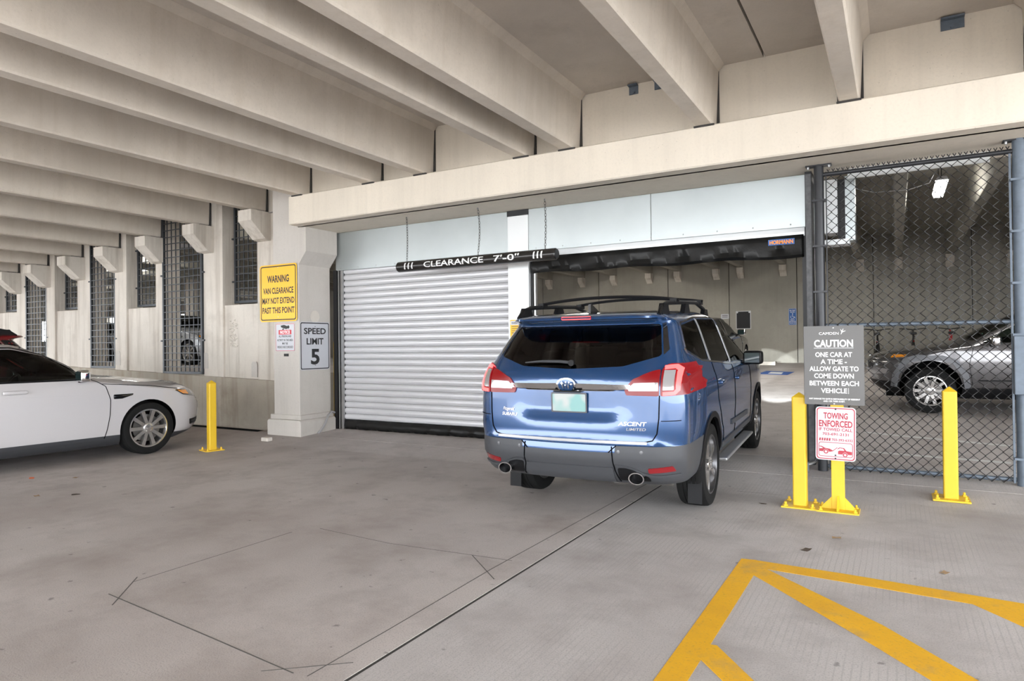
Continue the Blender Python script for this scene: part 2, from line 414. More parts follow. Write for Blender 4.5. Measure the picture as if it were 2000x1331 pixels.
# pipe stub and clips on the wall
child(MB().tube([(onY(527, 400, YW)[0], YW-.03, 3.86), (onY(562, 394, YW)[0], YW-.03, 3.88)], .012, 8), 'pipe_stub', M['alu'], wl)
# grilles: every bar a piece
ubar = MB().box(-.5, .5, -.5, .5, 0, 1).mesh('bar'); ubar.materials.append(M['grille'])
def grille(n, x0, x1, z0, z1, y):
    o = empty('window_%d' % n, ((x0+x1)/2, y, z0), kind='structure'); w = x1-x0; h = z1-z0
    for sx in (-1, 1): inst('frame_bar', ubar, o, (sx*(w/2-.02), 0, 0), (0, 0, 0), (.045, .045, h))
    for zz in (0, h-.045): inst('frame_bar', ubar, o, (0, 0, zz), (0, 0, 0), (w, .045, .045))
    nx = max(4, round(w/.135)); nz = round(h/.135)
    for i in range(1, nx): inst('bar', ubar, o, (-w/2+w*i/nx, .0, 0), (0, 0, 0), (.016, .016, h))
    for i in range(1, nz): inst('bar', ubar, o, (-w/2, -.012, h*i/nz), (0, R90, 0), (.016, .012, w))
    for zz in (h*.18, h*.55): 
        for sx in (-1, 1): inst('clip', ubar, o, (sx*(w/2+.035), -.012, zz), (0, 0, 0), (.05, .03, .03))
    return o
for i, (a, b_, k) in enumerate(WIN[:7]):
    if k == 's': grille(i+1, a+.10, b_+.02, zsill(b_)+.04, 4.5, YW+.20)
    else: grille(i+1, a-.01, b_+.01, zstep(b_)+.03, 4.5, YW-.02 if i == 1 else YW+.02)

# ---- gates: sheet headers, clad post, shutters
XA0, XA1, XP0, XP1, XB1 = -8.27, -4.87, -4.87, -4.53, -0.885
zfl = zf(YS)
hd = empty('trim_2', (-4.6, YS, 2.75), kind='structure')
def sheet(x0, x1, z0, z1, y=YS, m='galv', nm='sheet_panel', par=hd):
    return child(MB().prism([(x0, z0[0]), (x1, z0[1]), (x1, z1), (x0, z1)], y, y+.02, 'y'), nm, M[m], par, bevel=.003)
sheet(XA0, XA1-.004, (2.765, 2.765), 3.405)
xm = onY(1271, 400, YS)[0]
sheet(XP1+.004, xm-.003, (2.80, 2.80), 3.405); sheet(xm+.003, XB1, (2.80, 2.80), 3.405)
screw = MB().lathe([(.009, -.004), (.006, -.007), (.001, -.008)], 8, 'y').mesh('screw'); screw.materials.append(M['steel'])
for k in range(9):
    inst('screw', screw, hd, (XP1+.12+k*.42+4.6, 0, 2.84-2.75)); inst('screw', screw, hd, (XA0+.12+k*.39+4.6, 0, 2.80-2.75))
child(MB().box(XB1-2.5*0-.0, XB1+.0001, YS, YS+.02, 2.8, 2.81), 'edge_trim', M['galv'], hd)
pst = empty('trim_3', (-4.7, YS, zfl), kind='structure')
child(MB().box(XP0, XP1, YS-.01, YS+.22, zfl, 3.33), 'cladding', M['post'], pst, bevel=.006)
child(MB().box(XP0-.005, XP1+.005, YS-.012, YS+.22, 3.33, 3.409), 'cap', M['dark'], pst)
# closed shutter
d1 = empty('door_1', ((XA0+XA1)/2, YS+.07, zfl), kind='structure')
NS = 25; z0s, z1s = zfl+.16, 2.80; hs = (z1s-z0s)/NS
prof = [(0, 0), (-.006, .004), (-.020, hs*.25), (-.024, hs*.5), (-.020, hs*.75), (-.008, hs-.008), (0, hs-.004), (.012, hs-.004), (.012, 0)]
sb = MB().prism([(y, z) for y, z in prof], -(XA1-XA0)/2+.13, (XA1-XA0)/2-.002, 'x'); sb.smooth = True; sm = sb.mesh('slat', math.radians(35)); sm.materials.append(M['slat'])
for i in range(NS): inst('slat', sm, d1, (0, 0, z0s-zfl+i*hs))
W2 = (XA1-XA0)/2
b = MB(); n = 60
for i in range(n+1):
    x = -W2+.13+(2*W2-.135)*i/n; wv = .012*math.sin(i*.9)+.008*math.sin(i*2.3)
    b.v += [(x, -.02, z0s-zfl+.01), (x, -.045+wv, (z0s-zfl)*.45), (x, -.03-wv, .004)]
for i in range(n):
    for k in (0, 1): b.f.append((i*3+k, i*3+k+1, i*3+k+4, i*3+k+3))
b.smooth = True; o = b.obj('rubber_skirt', M['vinyl'], d1); so = o.modifiers.new('s', 'SOLIDIFY'); so.thickness = .012
for x0, x1, y0, y1, m, nm in ((-W2-.06, -W2+.02, -.075, .08, 'dark', 'guide_rail'), (-W2+.035, -W2+.062, -.06, .05, 'steel', 'guide_rail'), (-W2+.085, -W2+.135, -.05, .05, 'steel', 'guide_rail'), (-W2+.02, -W2+.14, -.02, .06, 'dark', 'guide_back')):
    MB().box(x0, x1, y0, y1, 0, 2.70).obj(nm, M[m], d1)
# opened shutter: white bottom bar and black vinyl skirt
d2 = empty('door_2', ((XP1+XB1)/2, YS+.07, 2.45), kind='structure'); W3 = (XB1-XP1)/2
MB().prism([(-.04, .30), (-.035, .255), (.03, .255), (.03, .42), (-.03, .42)], -W3+.02, W3-.02, 'x').obj('bottom_bar', M['post'], d2)
MB().box(-W3+.02, W3-.02, -.02, .02, .33, .36).obj('slat', M['slat'], d2)
b = MB(); n = 90
for i in range(n+1):
    t = i/n; x = -W3+.03+(2*W3-.06)*t
    wv = .016*math.sin(i*.43)+.010*math.sin(i*1.1+1)+.006*math.sin(i*2.1)
    low = .035-.030*t+.012*math.sin(i*.21)
    b.v += [(x, -.045, .27), (x, -.06+wv*.5, .20), (x, -.055-wv, .12), (x, -.075+wv, low+.03), (x, -.04, low), (x, .03, low+.02)]
for i in range(n):
    for k in range(5): b.f.append((i*6+k, i*6+k+1, i*6+k+7, i*6+k+6))
b.smooth = True; o = b.obj('vinyl_skirt', M['vinyl'], d2); so = o.modifiers.new('s', 'SOLIDIFY'); so.thickness = .006
for x0, x1, y0, y1, m in ((-W3-.0, -W3+.035, -.02, .06, 'dark'), (-W3+.05, -W3+.075, -.01, .04, 'steel'), (W3-.05, W3-.012, -.02, .06, 'dark')):
    MB().box(x0, x1, y0, y1, zfl-2.45, .35).obj('guide_rail', M[m], d2)
q = onY(1526, 475, YS+.0); dz = q[2]-2.45
MB().box(-.145, .145, 0, .003, -.034, .034).obj('sticker', M['blue_sign'], d2).location = (q[0]-d2.location.x, -.075, .195)
text_obj('HORMANN', .044, M['orange_ink'], d2, (q[0]-d2.location.x, -.0765, .195), (R90, 0, 0), bold=.04, width=.26, name='sticker_lettering')
M['jamb'] = plain('scuffed_grey_steel', (.10, .10, .105), .5, .3, .7, 18)
# steel jamb right of the open gate
jb = empty('trim_4', (-.85, YS, zfl), kind='structure')
child(MB().box(XB1+.002, XB1+.075, YS-.10, YS+.15, zfl, 3.408), 'jamb', M['dark'], jb)
child(MB().box(XB1+.01, XB1+.068, YS-.112, YS-.10, zfl, 3.38), 'jamb_plate', M['jamb'], jb)
child(MB().tube([(-.765, 8.13, .30+zfl), (-.765, 8.13, 3.05), (-.75, 8.13, 3.15), (-.745, 8.13, 3.3)], .011, 8), 'conduit', M['alu'], jb)
child(MB().tube([(-.765, 8.13, .31+zfl), (-.765, 8.11, .12+zfl), (-.79, 8.08, .07+zfl), (-.84, 8.02, .05+zfl), (-.86, 8.0, .05+zfl)], .014, 8), 'conduit_elbow', M['alu'], jb)
child(MB().box(-.90, -.85, 7.97, 8.03, zf(8), zf(8)+.09), 'junction_box', M['bluepipe'], jb)

# ---- interior behind the gates
YBK = 22.2
wb = empty('wall_back', (-8, YBK, 0), kind='structure')
XBJ = [6.5, 4.0, 1.83, -0.56, -2.63, -4.66, -6.66, -9.17, -11.41, -13.6, -15.8, -18.0, -20.2, -22.4]
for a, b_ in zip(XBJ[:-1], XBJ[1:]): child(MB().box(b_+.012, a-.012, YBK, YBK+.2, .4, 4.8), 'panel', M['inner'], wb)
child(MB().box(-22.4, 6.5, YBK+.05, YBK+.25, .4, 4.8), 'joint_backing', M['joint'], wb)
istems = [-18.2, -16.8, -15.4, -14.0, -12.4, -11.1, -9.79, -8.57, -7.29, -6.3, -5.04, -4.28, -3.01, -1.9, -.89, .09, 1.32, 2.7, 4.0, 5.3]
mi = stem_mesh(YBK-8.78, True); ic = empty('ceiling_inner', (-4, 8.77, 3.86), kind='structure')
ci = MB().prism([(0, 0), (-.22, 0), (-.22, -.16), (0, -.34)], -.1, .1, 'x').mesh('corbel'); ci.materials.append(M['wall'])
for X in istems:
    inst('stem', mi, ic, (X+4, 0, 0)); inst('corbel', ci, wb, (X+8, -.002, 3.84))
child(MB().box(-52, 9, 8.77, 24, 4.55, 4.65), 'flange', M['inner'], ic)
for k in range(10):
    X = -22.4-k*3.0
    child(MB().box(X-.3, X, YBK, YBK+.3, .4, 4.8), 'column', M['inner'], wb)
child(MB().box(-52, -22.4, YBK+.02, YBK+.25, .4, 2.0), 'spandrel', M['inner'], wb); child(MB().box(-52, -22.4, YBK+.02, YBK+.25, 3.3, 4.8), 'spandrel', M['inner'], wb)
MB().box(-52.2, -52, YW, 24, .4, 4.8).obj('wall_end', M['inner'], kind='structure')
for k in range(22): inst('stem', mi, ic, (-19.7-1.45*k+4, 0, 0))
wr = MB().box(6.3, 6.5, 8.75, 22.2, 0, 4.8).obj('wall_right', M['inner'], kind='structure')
fi = MB().box(-52, -9.47, YW+.37, 24, .70, .97).obj('floor_raised', M['floor'], kind='structure')
MB().box(-9.47, -9.3, YW+.37, 24, -.1, .97).obj('edge_beam', M['inner'], fi)
# wheel stop, blue bay marking, faded bay lines inside
ws = MB().prism([(-.08, 0), (.08, 0), (.05, .11), (-.05, .11)], -.9, .9, 'x').obj('wheel_stop', M['wall'], label='pale concrete wheel stop at the foot of the inner wall', cat='wheel stop')
p = onF(1480, 713); ws.location = (p[0]-.35, p[1]-.25, zf(p[1])-.002)
def quad_floor(pts, m, name, parent=None, h=.0015, **kw):
    b = MB(); vs = [(x, y, zf(y)+.0003) for x, y in pts]+[(x, y, zf(y)+h) for x, y in pts]; n = len(pts)
    b.add(vs, [tuple(range(n))[::-1], tuple(range(n, 2*n))]+[(i, (i+1) % n, n+(i+1) % n, n+i) for i in range(n)])
    return b.obj(name, m, parent, **kw)
q = [onF(*p)[:2] for p in ((1478, 731), (1497, 725), (1552, 727), (1538, 733))]
bm_ = quad_floor(q, M['stripe_blue'], 'bay_marking', label='blue painted parking bay symbol on the inner floor', cat='floor marking')
q2 = [onF(*p)[:2] for p in ((1500, 730), (1506, 727), (1530, 728), (1526, 731))]
quad_floor(q2, M['stripe_white'], 'symbol', bm_, h=.0025)
for k, (p0, p1) in enumerate((((1690, 845), (1975, 872)), ((1660, 880), (1975, 905)))):
    floor_strip([p0, p1], .10, M['stripe_white'], 'bay_line', None).name = 'bay_line'
for o in list(COL.objects):
    if o.name.startswith('bay_line'): tag(o, 'faded white bay line on the floor nearest the grey crossover' if o.name == 'bay_line' else 'faded white bay line on the floor close behind the chain-link fence', 'floor marking', 'faded bay lines behind the fence')
# ================================================================== THINGS
# ---- painted hatching on the floor
hm = empty('floor_hatching', (0, 0, 0), label='yellow painted hatched corner marking on the concrete drive', cat='floor marking')
def stripe(px, name='stripe'): quad_floor([onF(*p)[:2] for p in px], M['stripe'], name, hm)
def fl2(px): return np.array(onF(*px)[:2])
def run(a, b, k): a, b = fl2(a), fl2(b); return tuple(a+(b-a)*k)          # carry an edge on past the point b
SH = [.0012]
def stripe_f(pts): SH[0] += .0003; quad_floor(pts, M['stripe'], 'stripe', hm, h=SH[0])
T2 = lambda p: tuple(fl2(p))
stripe_f([T2((1448, 1092)), T2((1478, 1095)), T2((1475, 1120)), T2((1387, 1261)), run((1475, 1120), (1342, 1331), 2.2), run((1448, 1092), (1276, 1331), 2.1), T2((1276, 1331))])
stripe_f([T2((1468, 1094)), T2((1650, 1122)), T2((1950, 1172)), run((1650, 1122), (1990, 1178), 2.2), run((1900, 1181), (2000, 1226), 1.6), T2((2000, 1226)), T2((1900, 1181)), T2((1650, 1138)), T2((1500, 1113)), T2((1468, 1107))])
stripe_f([T2((1468, 1122)), T2((1472, 1105)), T2((1500, 1114)), T2((1725, 1223)), run((1500, 1114), (1885, 1331), 1.9), run((1520, 1152), (1820, 1331), 2.0), T2((1820, 1331)), T2((1700, 1258)), T2((1520, 1152))])
stripe_f([T2((1384, 1260)), T2((1400, 1262)), run((1400, 1262), (1472, 1331), 2.2), run((1366, 1286), (1412, 1331), 2.6), T2((1364, 1285))])

# ---- bollards
def bollard(x, y, h, rz, lab, a=.115, plate=(.16, .16)):
    o = empty('bollard', (x, y, zf(y)), rz, lab, 'bollard', 'square yellow bollards'); r = a/2
    MB().prism(rrect(a, a, .014, 3), .012, h, 'z').obj('post', M['yellow'], o)
    b = MB(); b.add([(-r, -r, h), (r, -r, h), (r, r, h), (-r, r, h), (0, 0, h+.045)], [(0, 1, 4), (1, 2, 4), (2, 3, 4), (3, 0, 4), (0, 3, 2, 1)]); b.obj('cap', M['yellow'], o)
    px_, py_ = plate
    MB().box(-px_, px_, -py_, py_, -.004, .012).obj('base_plate', M['yellow'], o, bevel=.002)
    bt = MB().lathe([(.019, .012), (.019, .024), (.011, .025), (.011, .045), (.006, .05)], 6).mesh('anchor_bolt'); bt.materials.append(M['yellow'])
    for sx in (-1, 1):
        for sy in (-1, 1): inst('anchor_bolt', bt, o, (sx*(px_-.035), sy*(py_-.035), 0))
    return o
bollard(-.765, 6.50, .975, 0, 'square yellow bollard whose base plate touches the caution sign post', plate=(.145, .15))
bollard(.415, 7.31, .985, 0, 'square yellow bollard standing alone before the chain-link fence', plate=(.145, .14))
bollard(-8.57, 6.19, .965, math.radians(-14), 'square yellow bollard at the nose of the white sedan', a=.105, plate=(.13, .13))
yb = MB().lathe([(.05, 0), (.05, 1.45), (.042, 1.485), (.02, 1.50)], 16).obj('pipe_bollard', M['yellow'], label='round yellow pipe behind the concrete pilaster beside the shutter', cat='bollard')
yb.location = (-8.415, 8.52, zf(8.52))

# ---- sign post with two signs
SX, SY = -.455, 6.45
sp = empty('sign_post', (SX, SY, 0), 0, 'short yellow sign post with gusseted base plate', 'post')
MB().box(-.052, .052, -.012, .028, .012, .93).obj('post', M['yellow'], sp, bevel=.004)
MB().box(-.165, .165, -.115, .115, -.004, .012).obj('base_plate', M['yellow'], sp, bevel=.002)
for s in (-1, 1):
    MB().prism([(s*.05, .012), (s*.135, .012), (s*.135, .025), (s*.05, .12)], .0, .012, 'y').obj('gusset', M['yellow'], sp)
MB().prism([(-.095, .012), (-.012, .012), (-.012, .13)], -.008, .008, 'x').obj('gusset', M['yellow'], sp)
bt = MB().lathe([(.016, .012), (.016, .024), (.009, .025), (.009, .04), (.005, .044)], 6).mesh('anchor_bolt'); bt.materials.append(M['yellow'])
for sx in (-1, 1):
    for sy in (-1, 1): inst('anchor_bolt', bt, sp, (sx*.135, sy*.088, 0))
MB().tube([(-.03, .034, .85), (-.03, .034, 1.58)], .012, 8).obj('upper_stake', M['alu'], sp)

def sign(name, w, h, r, m, loc, rot, lab, thick=.004):
    o = empty(name, loc, 0, lab, 'sign'); o.rotation_euler = rot
    MB().prism(rrect(w, h, r, 5), -thick, 0, 'z').obj('plate', m, o)
    return o
def border(o, w, h, r, inset, t, m):
    b = MB(); ringplate(b, rrect(w-2*inset, h-2*inset, max(.004, r-inset*.5), 5), rrect(w-2*inset-2*t, h-2*inset-2*t, max(.003, r-inset*.5-t*.6), 5), .0001, .0007); b.obj('border', m, o)
def flat(o, poly, m, name, z=.0007):
    return MB().prism(poly, .0001, z, 'z').obj(name, m, o)
def bolt(o, x, y, m='alu', r=.007):
    MB().lathe([(r, .0002), (r, .003), (r*.5, .005)], 8).obj('bolt', M[m], o).location = (x, y, 0)
def line(o, t, y, size, m, w=None, x=0.0, bold=.012, **kw): return text_obj(t, size, M[m], o, (x, y, .0004), (0, 0, 0), bold=bold, width=w, **kw)
# caution sign (grey)
cx, cz = -.4725, 1.265
cs = sign('caution_sign', .47, .685, .006, M['grey_sign'], (cx, 6.40, cz), (R90, 0, 0), 'grey rectangular caution sign with white lettering about letting the gate close')
line(cs, 'CAMDEN', .277, .024, 'white_ink', .155, -.035, bold=0)
b = MB()
for a, l in ((70, .03), (115, .026), (20, .03), (250, .022)): 
    t = math.radians(a); b.tube([(.068, .288, .001), (.068+l*math.cos(t), .288+l*math.sin(t), .001)], [.005, .002], 5)
b.obj('bird_mark', M['white_ink'], cs)
line(cs, 'CAUTION', .190, .061, 'white_ink', .305, 0, .03)
flat(cs, [(-.155, .148), (.155, .148), (.155, .151), (-.155, .151)], M['white_ink'], 'underline')
for t, y, w in (('ONE CAR AT', .093, .288), ('A TIME -', .032, .205), ('ALLOW GATE TO', -.030, .385), ('COME DOWN', -.092, .31), ('BETWEEN EACH', -.156, .385), ('VEHICLE', -.22, .205)):
    line(cs, t, y, .041, 'white_ink', w, 0, .022)
flat(cs, [(.112, -.245), (.1145, -.245), (.1145, -.195), (.112, -.195)], M['white_ink'], 'tick')
line(cs, 'ANY DAMAGE TO GATE IS RESPONSIBILITY OF RESIDENT', -.292, .0125, 'white_ink', .40, 0, .03)
line(cs, 'AND / OR THEIR GUEST.', -.312, .0125, 'white_ink', .17, 0, .03)
bolt(cs, .0, -.333); bolt(cs, 0, .325)
# towing sign
ts = sign('towing_sign', .315, .462, .03, M['signw'], (-.466, 6.405, .672), (R90, math.radians(.8), 0), 'white towing sign with red border and tow truck pictogram')
border(ts, .315, .462, .03, .008, .008, M['pink_ink'])
line(ts, 'TOWING', .155, .052, 'pink_ink', .19, 0, .03); line(ts, 'ENFORCED', .086, .055, 'pink_ink', .262, 0, .03)
line(ts, 'IF TOWED CALL', .036, .025, 'pink_ink', .262, 0, .022); line(ts, '703-691-2131', -.004, .023, 'pink_ink', .205, 0, .022); line(ts, '703-393-6332', -.052, .021, 'pink_ink', .165, .052, .022)
b = MB()
for k in range(5):
    b.prism([(-.13+k*.019, -.064), (-.117+k*.019, -.064), (-.114+k*.019, -.040), (-.127+k*.019, -.040)], .0001, .0006, 'z')
b.obj('logo', M['pink_ink'], ts)
b = MB(); o_, i_ = rrect(.268, .125, .02, 5, 0, -.138), rrect(.258, .115, .016, 5, 0, -.138); ringplate(b, o_, i_, .0001, .0006); b.obj('pictogram_frame', M['pink_ink'], ts)
def disc(cx_, cy_, r, n=18): return [(cx_+r*math.cos(2*math.pi*k/n), cy_+r*math.sin(2*math.pi*k/n)) for k in range(n)]
flat(ts, [(-.127, -.158), (-.04, -.158), (-.015, -.150), (-.045, -.132), (-.082, -.127), (-.108, -.112), (-.127, -.112), (-.127, -.118), (-.11, -.12), (-.098, -.131), (-.127, -.134)], M['pink_ink'], 'pictogram')
flat(ts, [(.02, -.175), (.127, -.175), (.127, -.148), (.085, -.143), (.066, -.118), (.03, -.116), (.012, -.130), (.02, -.131), (.034, -.122), (.060, -.124), (.069, -.142), (.03, -.142), (.02, -.15)], M['pink_ink'], 'pictogram')
flat(ts, [(-.022, -.147), (.012, -.116), (.016, -.119), (-.018, -.150)], M['pink_ink'], 'pictogram')
for wx, wy in ((-.075, -.158), (.075, -.178)):
    flat(ts, disc(wx, wy, .021), M['signw'], 'pictogram_wheel', .0009); b = MB(); ringplate(b, disc(wx, wy, .019), disc(wx, wy, .010), .0001, .0012); b.obj('pictogram_wheel', M['pink_ink'], ts)
bolt(ts, 0, .213, 'ink'); bolt(ts, 0, -.213, 'ink'); bolt(ts, 0, -.186, 'ink')
# warning sign on pilaster front
WX = (-9.27-8.39)/2
wsn = sign('warning_sign', .88, .945, .05, M['signy'], (WX, PF-.02, 2.37), (R90, 0, 0), 'amber warning sign about van clearance on the concrete pilaster')
border(wsn, .88, .945, .05, .022, .018, M['ink'])
line(wsn, 'WARNING', .235, .115, 'ink', .515, 0, .03)
for t, y, w in (('VAN CLEARANCE', .040, .72), ('MAY NOT EXTEND', -.125, .76), ('PAST THIS POINT', -.285, .76)): line(wsn, t, y, .098, 'ink', w, 0, .026)
bolt(wsn, 0, .42); bolt(wsn, 0, -.395)
MB().box(-.03, .03, -.4, .4, -.018, -.0045).obj('bracket', M['alu'], wsn)
# notice sign
nz = sign('notice_sign', .445, .455, .02, M['signw'], (-8.69, PF-.006, 1.635), (R90, 0, 0), 'small white video recording notice under the amber warning sign')
border(nz, .445, .455, .02, .004, .006, M['red_ink'])
flat(nz, rrect(.30, .075, .008, 3, 0, .085), M['red_ink'], 'red_band'); text_obj('NOTICE', .05, M['white_ink'], nz, (0, .085, .0012), (0, 0, 0), bold=.03, width=.23)
for t, y, w in (('ALL PERSONS AND', .018, .29), ('ACTIVITY IN THIS AREA', -.045, .37), ('MAY BE', -.1, .13), ('VIDEO RECORDED', -.16, .37)): line(nz, t, y, .036, 'ink', w, 0, .008)
flat(nz, [(-.10, .195), (-.02, .205), (.06, .182), (.075, .15), (.03, .135), (-.09, .165)], M['ink'], 'camera_icon'); flat(nz, [(-.06, .14), (-.02, .15), (-.03, .125), (-.065, .125)], M['ink'], 'camera_icon'); flat(nz, disc(.078, .168, .027), M['ink'], 'camera_icon')
bs = MB().box(-.045, .045, -.02, .0, -.022, .022).obj('conduit_knockout', M['ink'], label='small black cover plate below the video notice', cat='cover plate'); bs.location = (-8.66, PF, 1.345)
# speed limit sign on pilaster right face
sl = sign('speed_limit_sign', .645, .79, .035, M['signw'], (-8.362, 7.985, 1.49), (R90, 0, R90), 'white speed limit sign reading 5 on the pilaster side')
border(sl, .645, .79, .035, .010, .016, M['ink'])
line(sl, 'SPEED', .245, .10, 'ink', .48, 0, .024); line(sl, 'LIMIT', .075, .105, 'ink', .37, 0, .024); line(sl, '5', -.18, .25, 'ink', .19, 0, .03)
bolt(sl, 0, .32, 'ink'); bolt(sl, 0, -.32, 'ink')
# yellow sticker on the clad post, signs inside
q = onY(1004, 640, YS-.012)
st = sign('caution_sticker', .17, .26, .008, M['signy'], (q[0]+.02, YS-.0115, q[2]-.02), (R90, 0, 0), 'small yellow sticker on the pale clad gate post', .001)
flat(st, rrect(.15, .06, .005, 3, 0, .085), M['signw'], 'white_band'); text_obj('WARNING', .03, M['ink'], st, (0, .085, .0012), (0, 0, 0), width=.12)
for k in range(4): flat(st, [(-.06, .03-k*.03), (.06, .03-k*.03), (.06, .038-k*.03), (-.06, .038-k*.03)], M['ink'], 'print_line')
def wall_sign(x0, y0, x1, y1, m, name, lab):
    a, b_ = onY(x0, y0, YBK-.006), onY(x1, y1, YBK-.006)
    return sign(name, abs(b_[0]-a[0]), abs(a[2]-b_[2]), .01, m, ((a[0]+b_[0])/2, YBK-.006, (a[2]+b_[2])/2), (R90, 0, 0), lab), abs(b_[0]-a[0]), abs(a[2]-b_[2])
o, w, h = wall_sign(1540, 603, 1556, 635, M['blue_sign'], 'accessible_parking_sign', 'blue accessible parking sign on the inner back wall')
border(o, w, h, .01, .006, .006, M['white_ink'])
for t, y, ww in (('DMV PERMIT', .20, .75), ('REQUIRED', .145, .6), ('PENALTY', -.105, .55), ('$100-500 FINE', -.155, .8), ('TOW-AWAY ZONE', -.205, .8)): line(o, t, y*h/.53, .034, 'white_ink', w*ww)
b = MB(); b.tube([(0, .07, .001), (0, .0, .001), (.05, .0, .001), (.07, -.05, .001)], .007, 5); b.tube([(.05*math.cos(t*.4+2.2)-.005, .05*math.sin(t*.4+2.2)-.01, .001) for t in range(11)], .006, 5); b.lathe([(.014, 0), (.014, .002)], 10, 'z', (0, .09, 0)); b.obj('wheelchair_symbol', M['white_ink'], o)
o, w, h = wall_sign(1437, 608, 1467, 643, M['alu'], 'black_panel_sign', 'square black panel with pale rim on the inner back wall')
flat(o, rrect(w-.05, h-.05, .005, 3), M['dark'], 'black_face', .002); bolt(o, -w*.4, h*.42, 'signw', .03); bolt(o, w*.4, h*.42, 'signw', .03)
o, w, h = wall_sign(1408, 614, 1424, 623, M['signw'], 'white_wall_label', 'small white label plate on the inner back wall')
for k in range(2): flat(o, [(-w*.35, -.03+k*.05), (w*.35, -.03+k*.05), (w*.35, -.01+k*.05), (-w*.35, -.01+k*.05)], M['grey_sign'], 'print_line')
for (x, y, r) in ((1531, 653, .10),):
    q = onY(x, y, YBK); MB().lathe([(r, -.012), (r, .0)], 20, 'y', (0, 0, 0)).obj('round_cover', M['inner'], label='round grey cover set in the inner wall below the blue sign', cat='cover plate').location = (q[0], YBK, q[2])

# ---- clearance bar on three chains
BX0, BX1, BY, BZ, BR = -6.52, -3.86, 7.92, 2.665, .078
cb = empty('clearance_bar', ((BX0+BX1)/2, BY, BZ), 0, 'black hanging clearance tube with white lettering on three chains', 'clearance bar'); hw = (BX1-BX0)/2
MB().lathe([(BR-.012, -hw), (BR, -hw+.012), (BR, hw-.012), (BR-.012, hw)], 32, 'x').obj('tube', plain('black_plastic_tube', (.02, .018, .017), .22, 0, .3, 6), cb)
for s in (-1, 1): MB().lathe([(BR-.012, s*hw*.999), (BR-.014, s*(hw+.006))], 24, 'x').obj('end_cap', M['dark'], cb)
def wrap(o, r):
    bm = bmesh.new(); bm.from_mesh(o.data)
    for q_ in range(-7, 8): bmesh.ops.bisect_plane(bm, geom=bm.verts[:]+bm.edges[:]+bm.faces[:], plane_co=(0, q_*.0065, 0), plane_no=(0, 1, 0))
    bm.to_mesh(o.data); bm.free()
    for v in o.data.vertices:
        th = v.co.y/r; rr = r+v.co.z+.0006; v.co = Vector((v.co.x, -rr*math.cos(th), rr*math.sin(th)))
    o.rotation_euler = (0, 0, 0)
def bx(px): return onY(px, 510, BY-BR)[0]-cb.location.x
for t, a, b_ in (('CLEARANCE', 827, 943), ("7'-0\"", 963, 1013)):
    xa, xb = bx(a), bx(b_); o = text_obj(t, .088, M['white_ink'], cb, ((xa+xb)/2, 0, 0), (0, 0, 0), bold=.012, width=xb-xa); wrap(o, BR)
for a in (790, 797, 804, 1042, 1049.5, 1057):
    x = bx(a); b = MB(); vs = []
    for k in range(7):
        t = -.05+.10*k/6; vs += [(x-.011-.015*k/6*0+t*.10, t, 0), (x+.011+t*.10, t, 0)]
    b.add(vs, [(2*k, 2*k+1, 2*k+3, 2*k+2) for k in range(6)]); o = b.obj('stripe_mark', M['white_ink'], cb); wrap(o, BR)
M['chain'] = plain('dull_chain_steel', (.09, .085, .08), .5, .7)
for i, X in enumerate((-6.36, -5.09, -4.03)):
    b = MB(); n = 17; L = (3.41-BZ-BR)/n
    for k in range(n):
        zc = BR+L*(k+.5); off = .012*math.sin(math.pi*k/n) if i != 1 else .03*math.sin(math.pi*k/n)
        pts = []
        for q_ in range(8):
            a = 2*math.pi*q_/8; u, v = .012*math.cos(a), (L*.62)*math.sin(a)
            pts.append((off+(u if k % 2 else 0), (0 if k % 2 else u), zc+v))
        b.tube(pts, .0038, 4, closed=True)
    o = b.obj('chain', M['chain'], cb); o.location = (X-cb.location.x, 0, 0)
    MB().lathe([(.010, 3.412-BZ), (.010, 3.39-BZ)], 8).obj('eye_bolt', M['steel'], cb).location = (X-cb.location.x, 0, 0)

# ---- chain-link fence panel
FX0, FX1, FY = -.66, 1.0, 8.05; fz = zf(FY)
fp = empty('chain_link_fence', ((FX0+FX1)/2, FY, fz), 0, 'black chain-link fence panel closing the bay beside the open gate', 'fence'); fx = fp.location.x
MB().tube([(-.715-fx, 0, 0), (-.715-fx, 0, 3.41-fz)], .05, 16).obj('post', M['pipe'], fp)
MB().tube([(1.055-fx, 0, 0), (1.055-fx, 0, 3.41-fz)], .058, 16).obj('post', M['bluepipe'], fp, label='thick blue grey fence post')
MB().tube([(FX0-.02-fx, 0, 3.30-fz), (FX1+.02-fx, 0, 3.30-fz)], .024, 12).obj('top_rail', M['pipe'], fp)
MB().tube([(FX0-.02-fx, .03, 1.645-fz), (FX1+.02-fx, .03, 1.645-fz)], .022, 12).obj('middle_rail', M['bluepipe'], fp)
MB().tube([(FX0-.02-fx, .03, .05), (FX1+.02-fx, .03, .05)], .022, 12).obj('bottom_rail', M['bluepipe'], fp)
MB().box(FX0+.012-fx, FX0+.022-fx, -.012, .012, .02, 3.30-fz).obj('tension_bar', M['pipe'], fp)
MB().box(FX1-.03-fx, FX1-.012-fx, -.012, .012, .02, 3.30-fz).obj('tension_bar', M['bluepipe'], fp)
for z in (.25, .95, 1.45, 1.95, 2.45, 2.95):
    MB().box(-.78-fx, -.64-fx, -.055, .055, z, z+.02).obj('tension_band', M['pipe'], fp); MB().box(.975-fx, 1.12-fx, -.062, .062, z, z+.022).obj('tension_band', M['bluepipe'], fp)
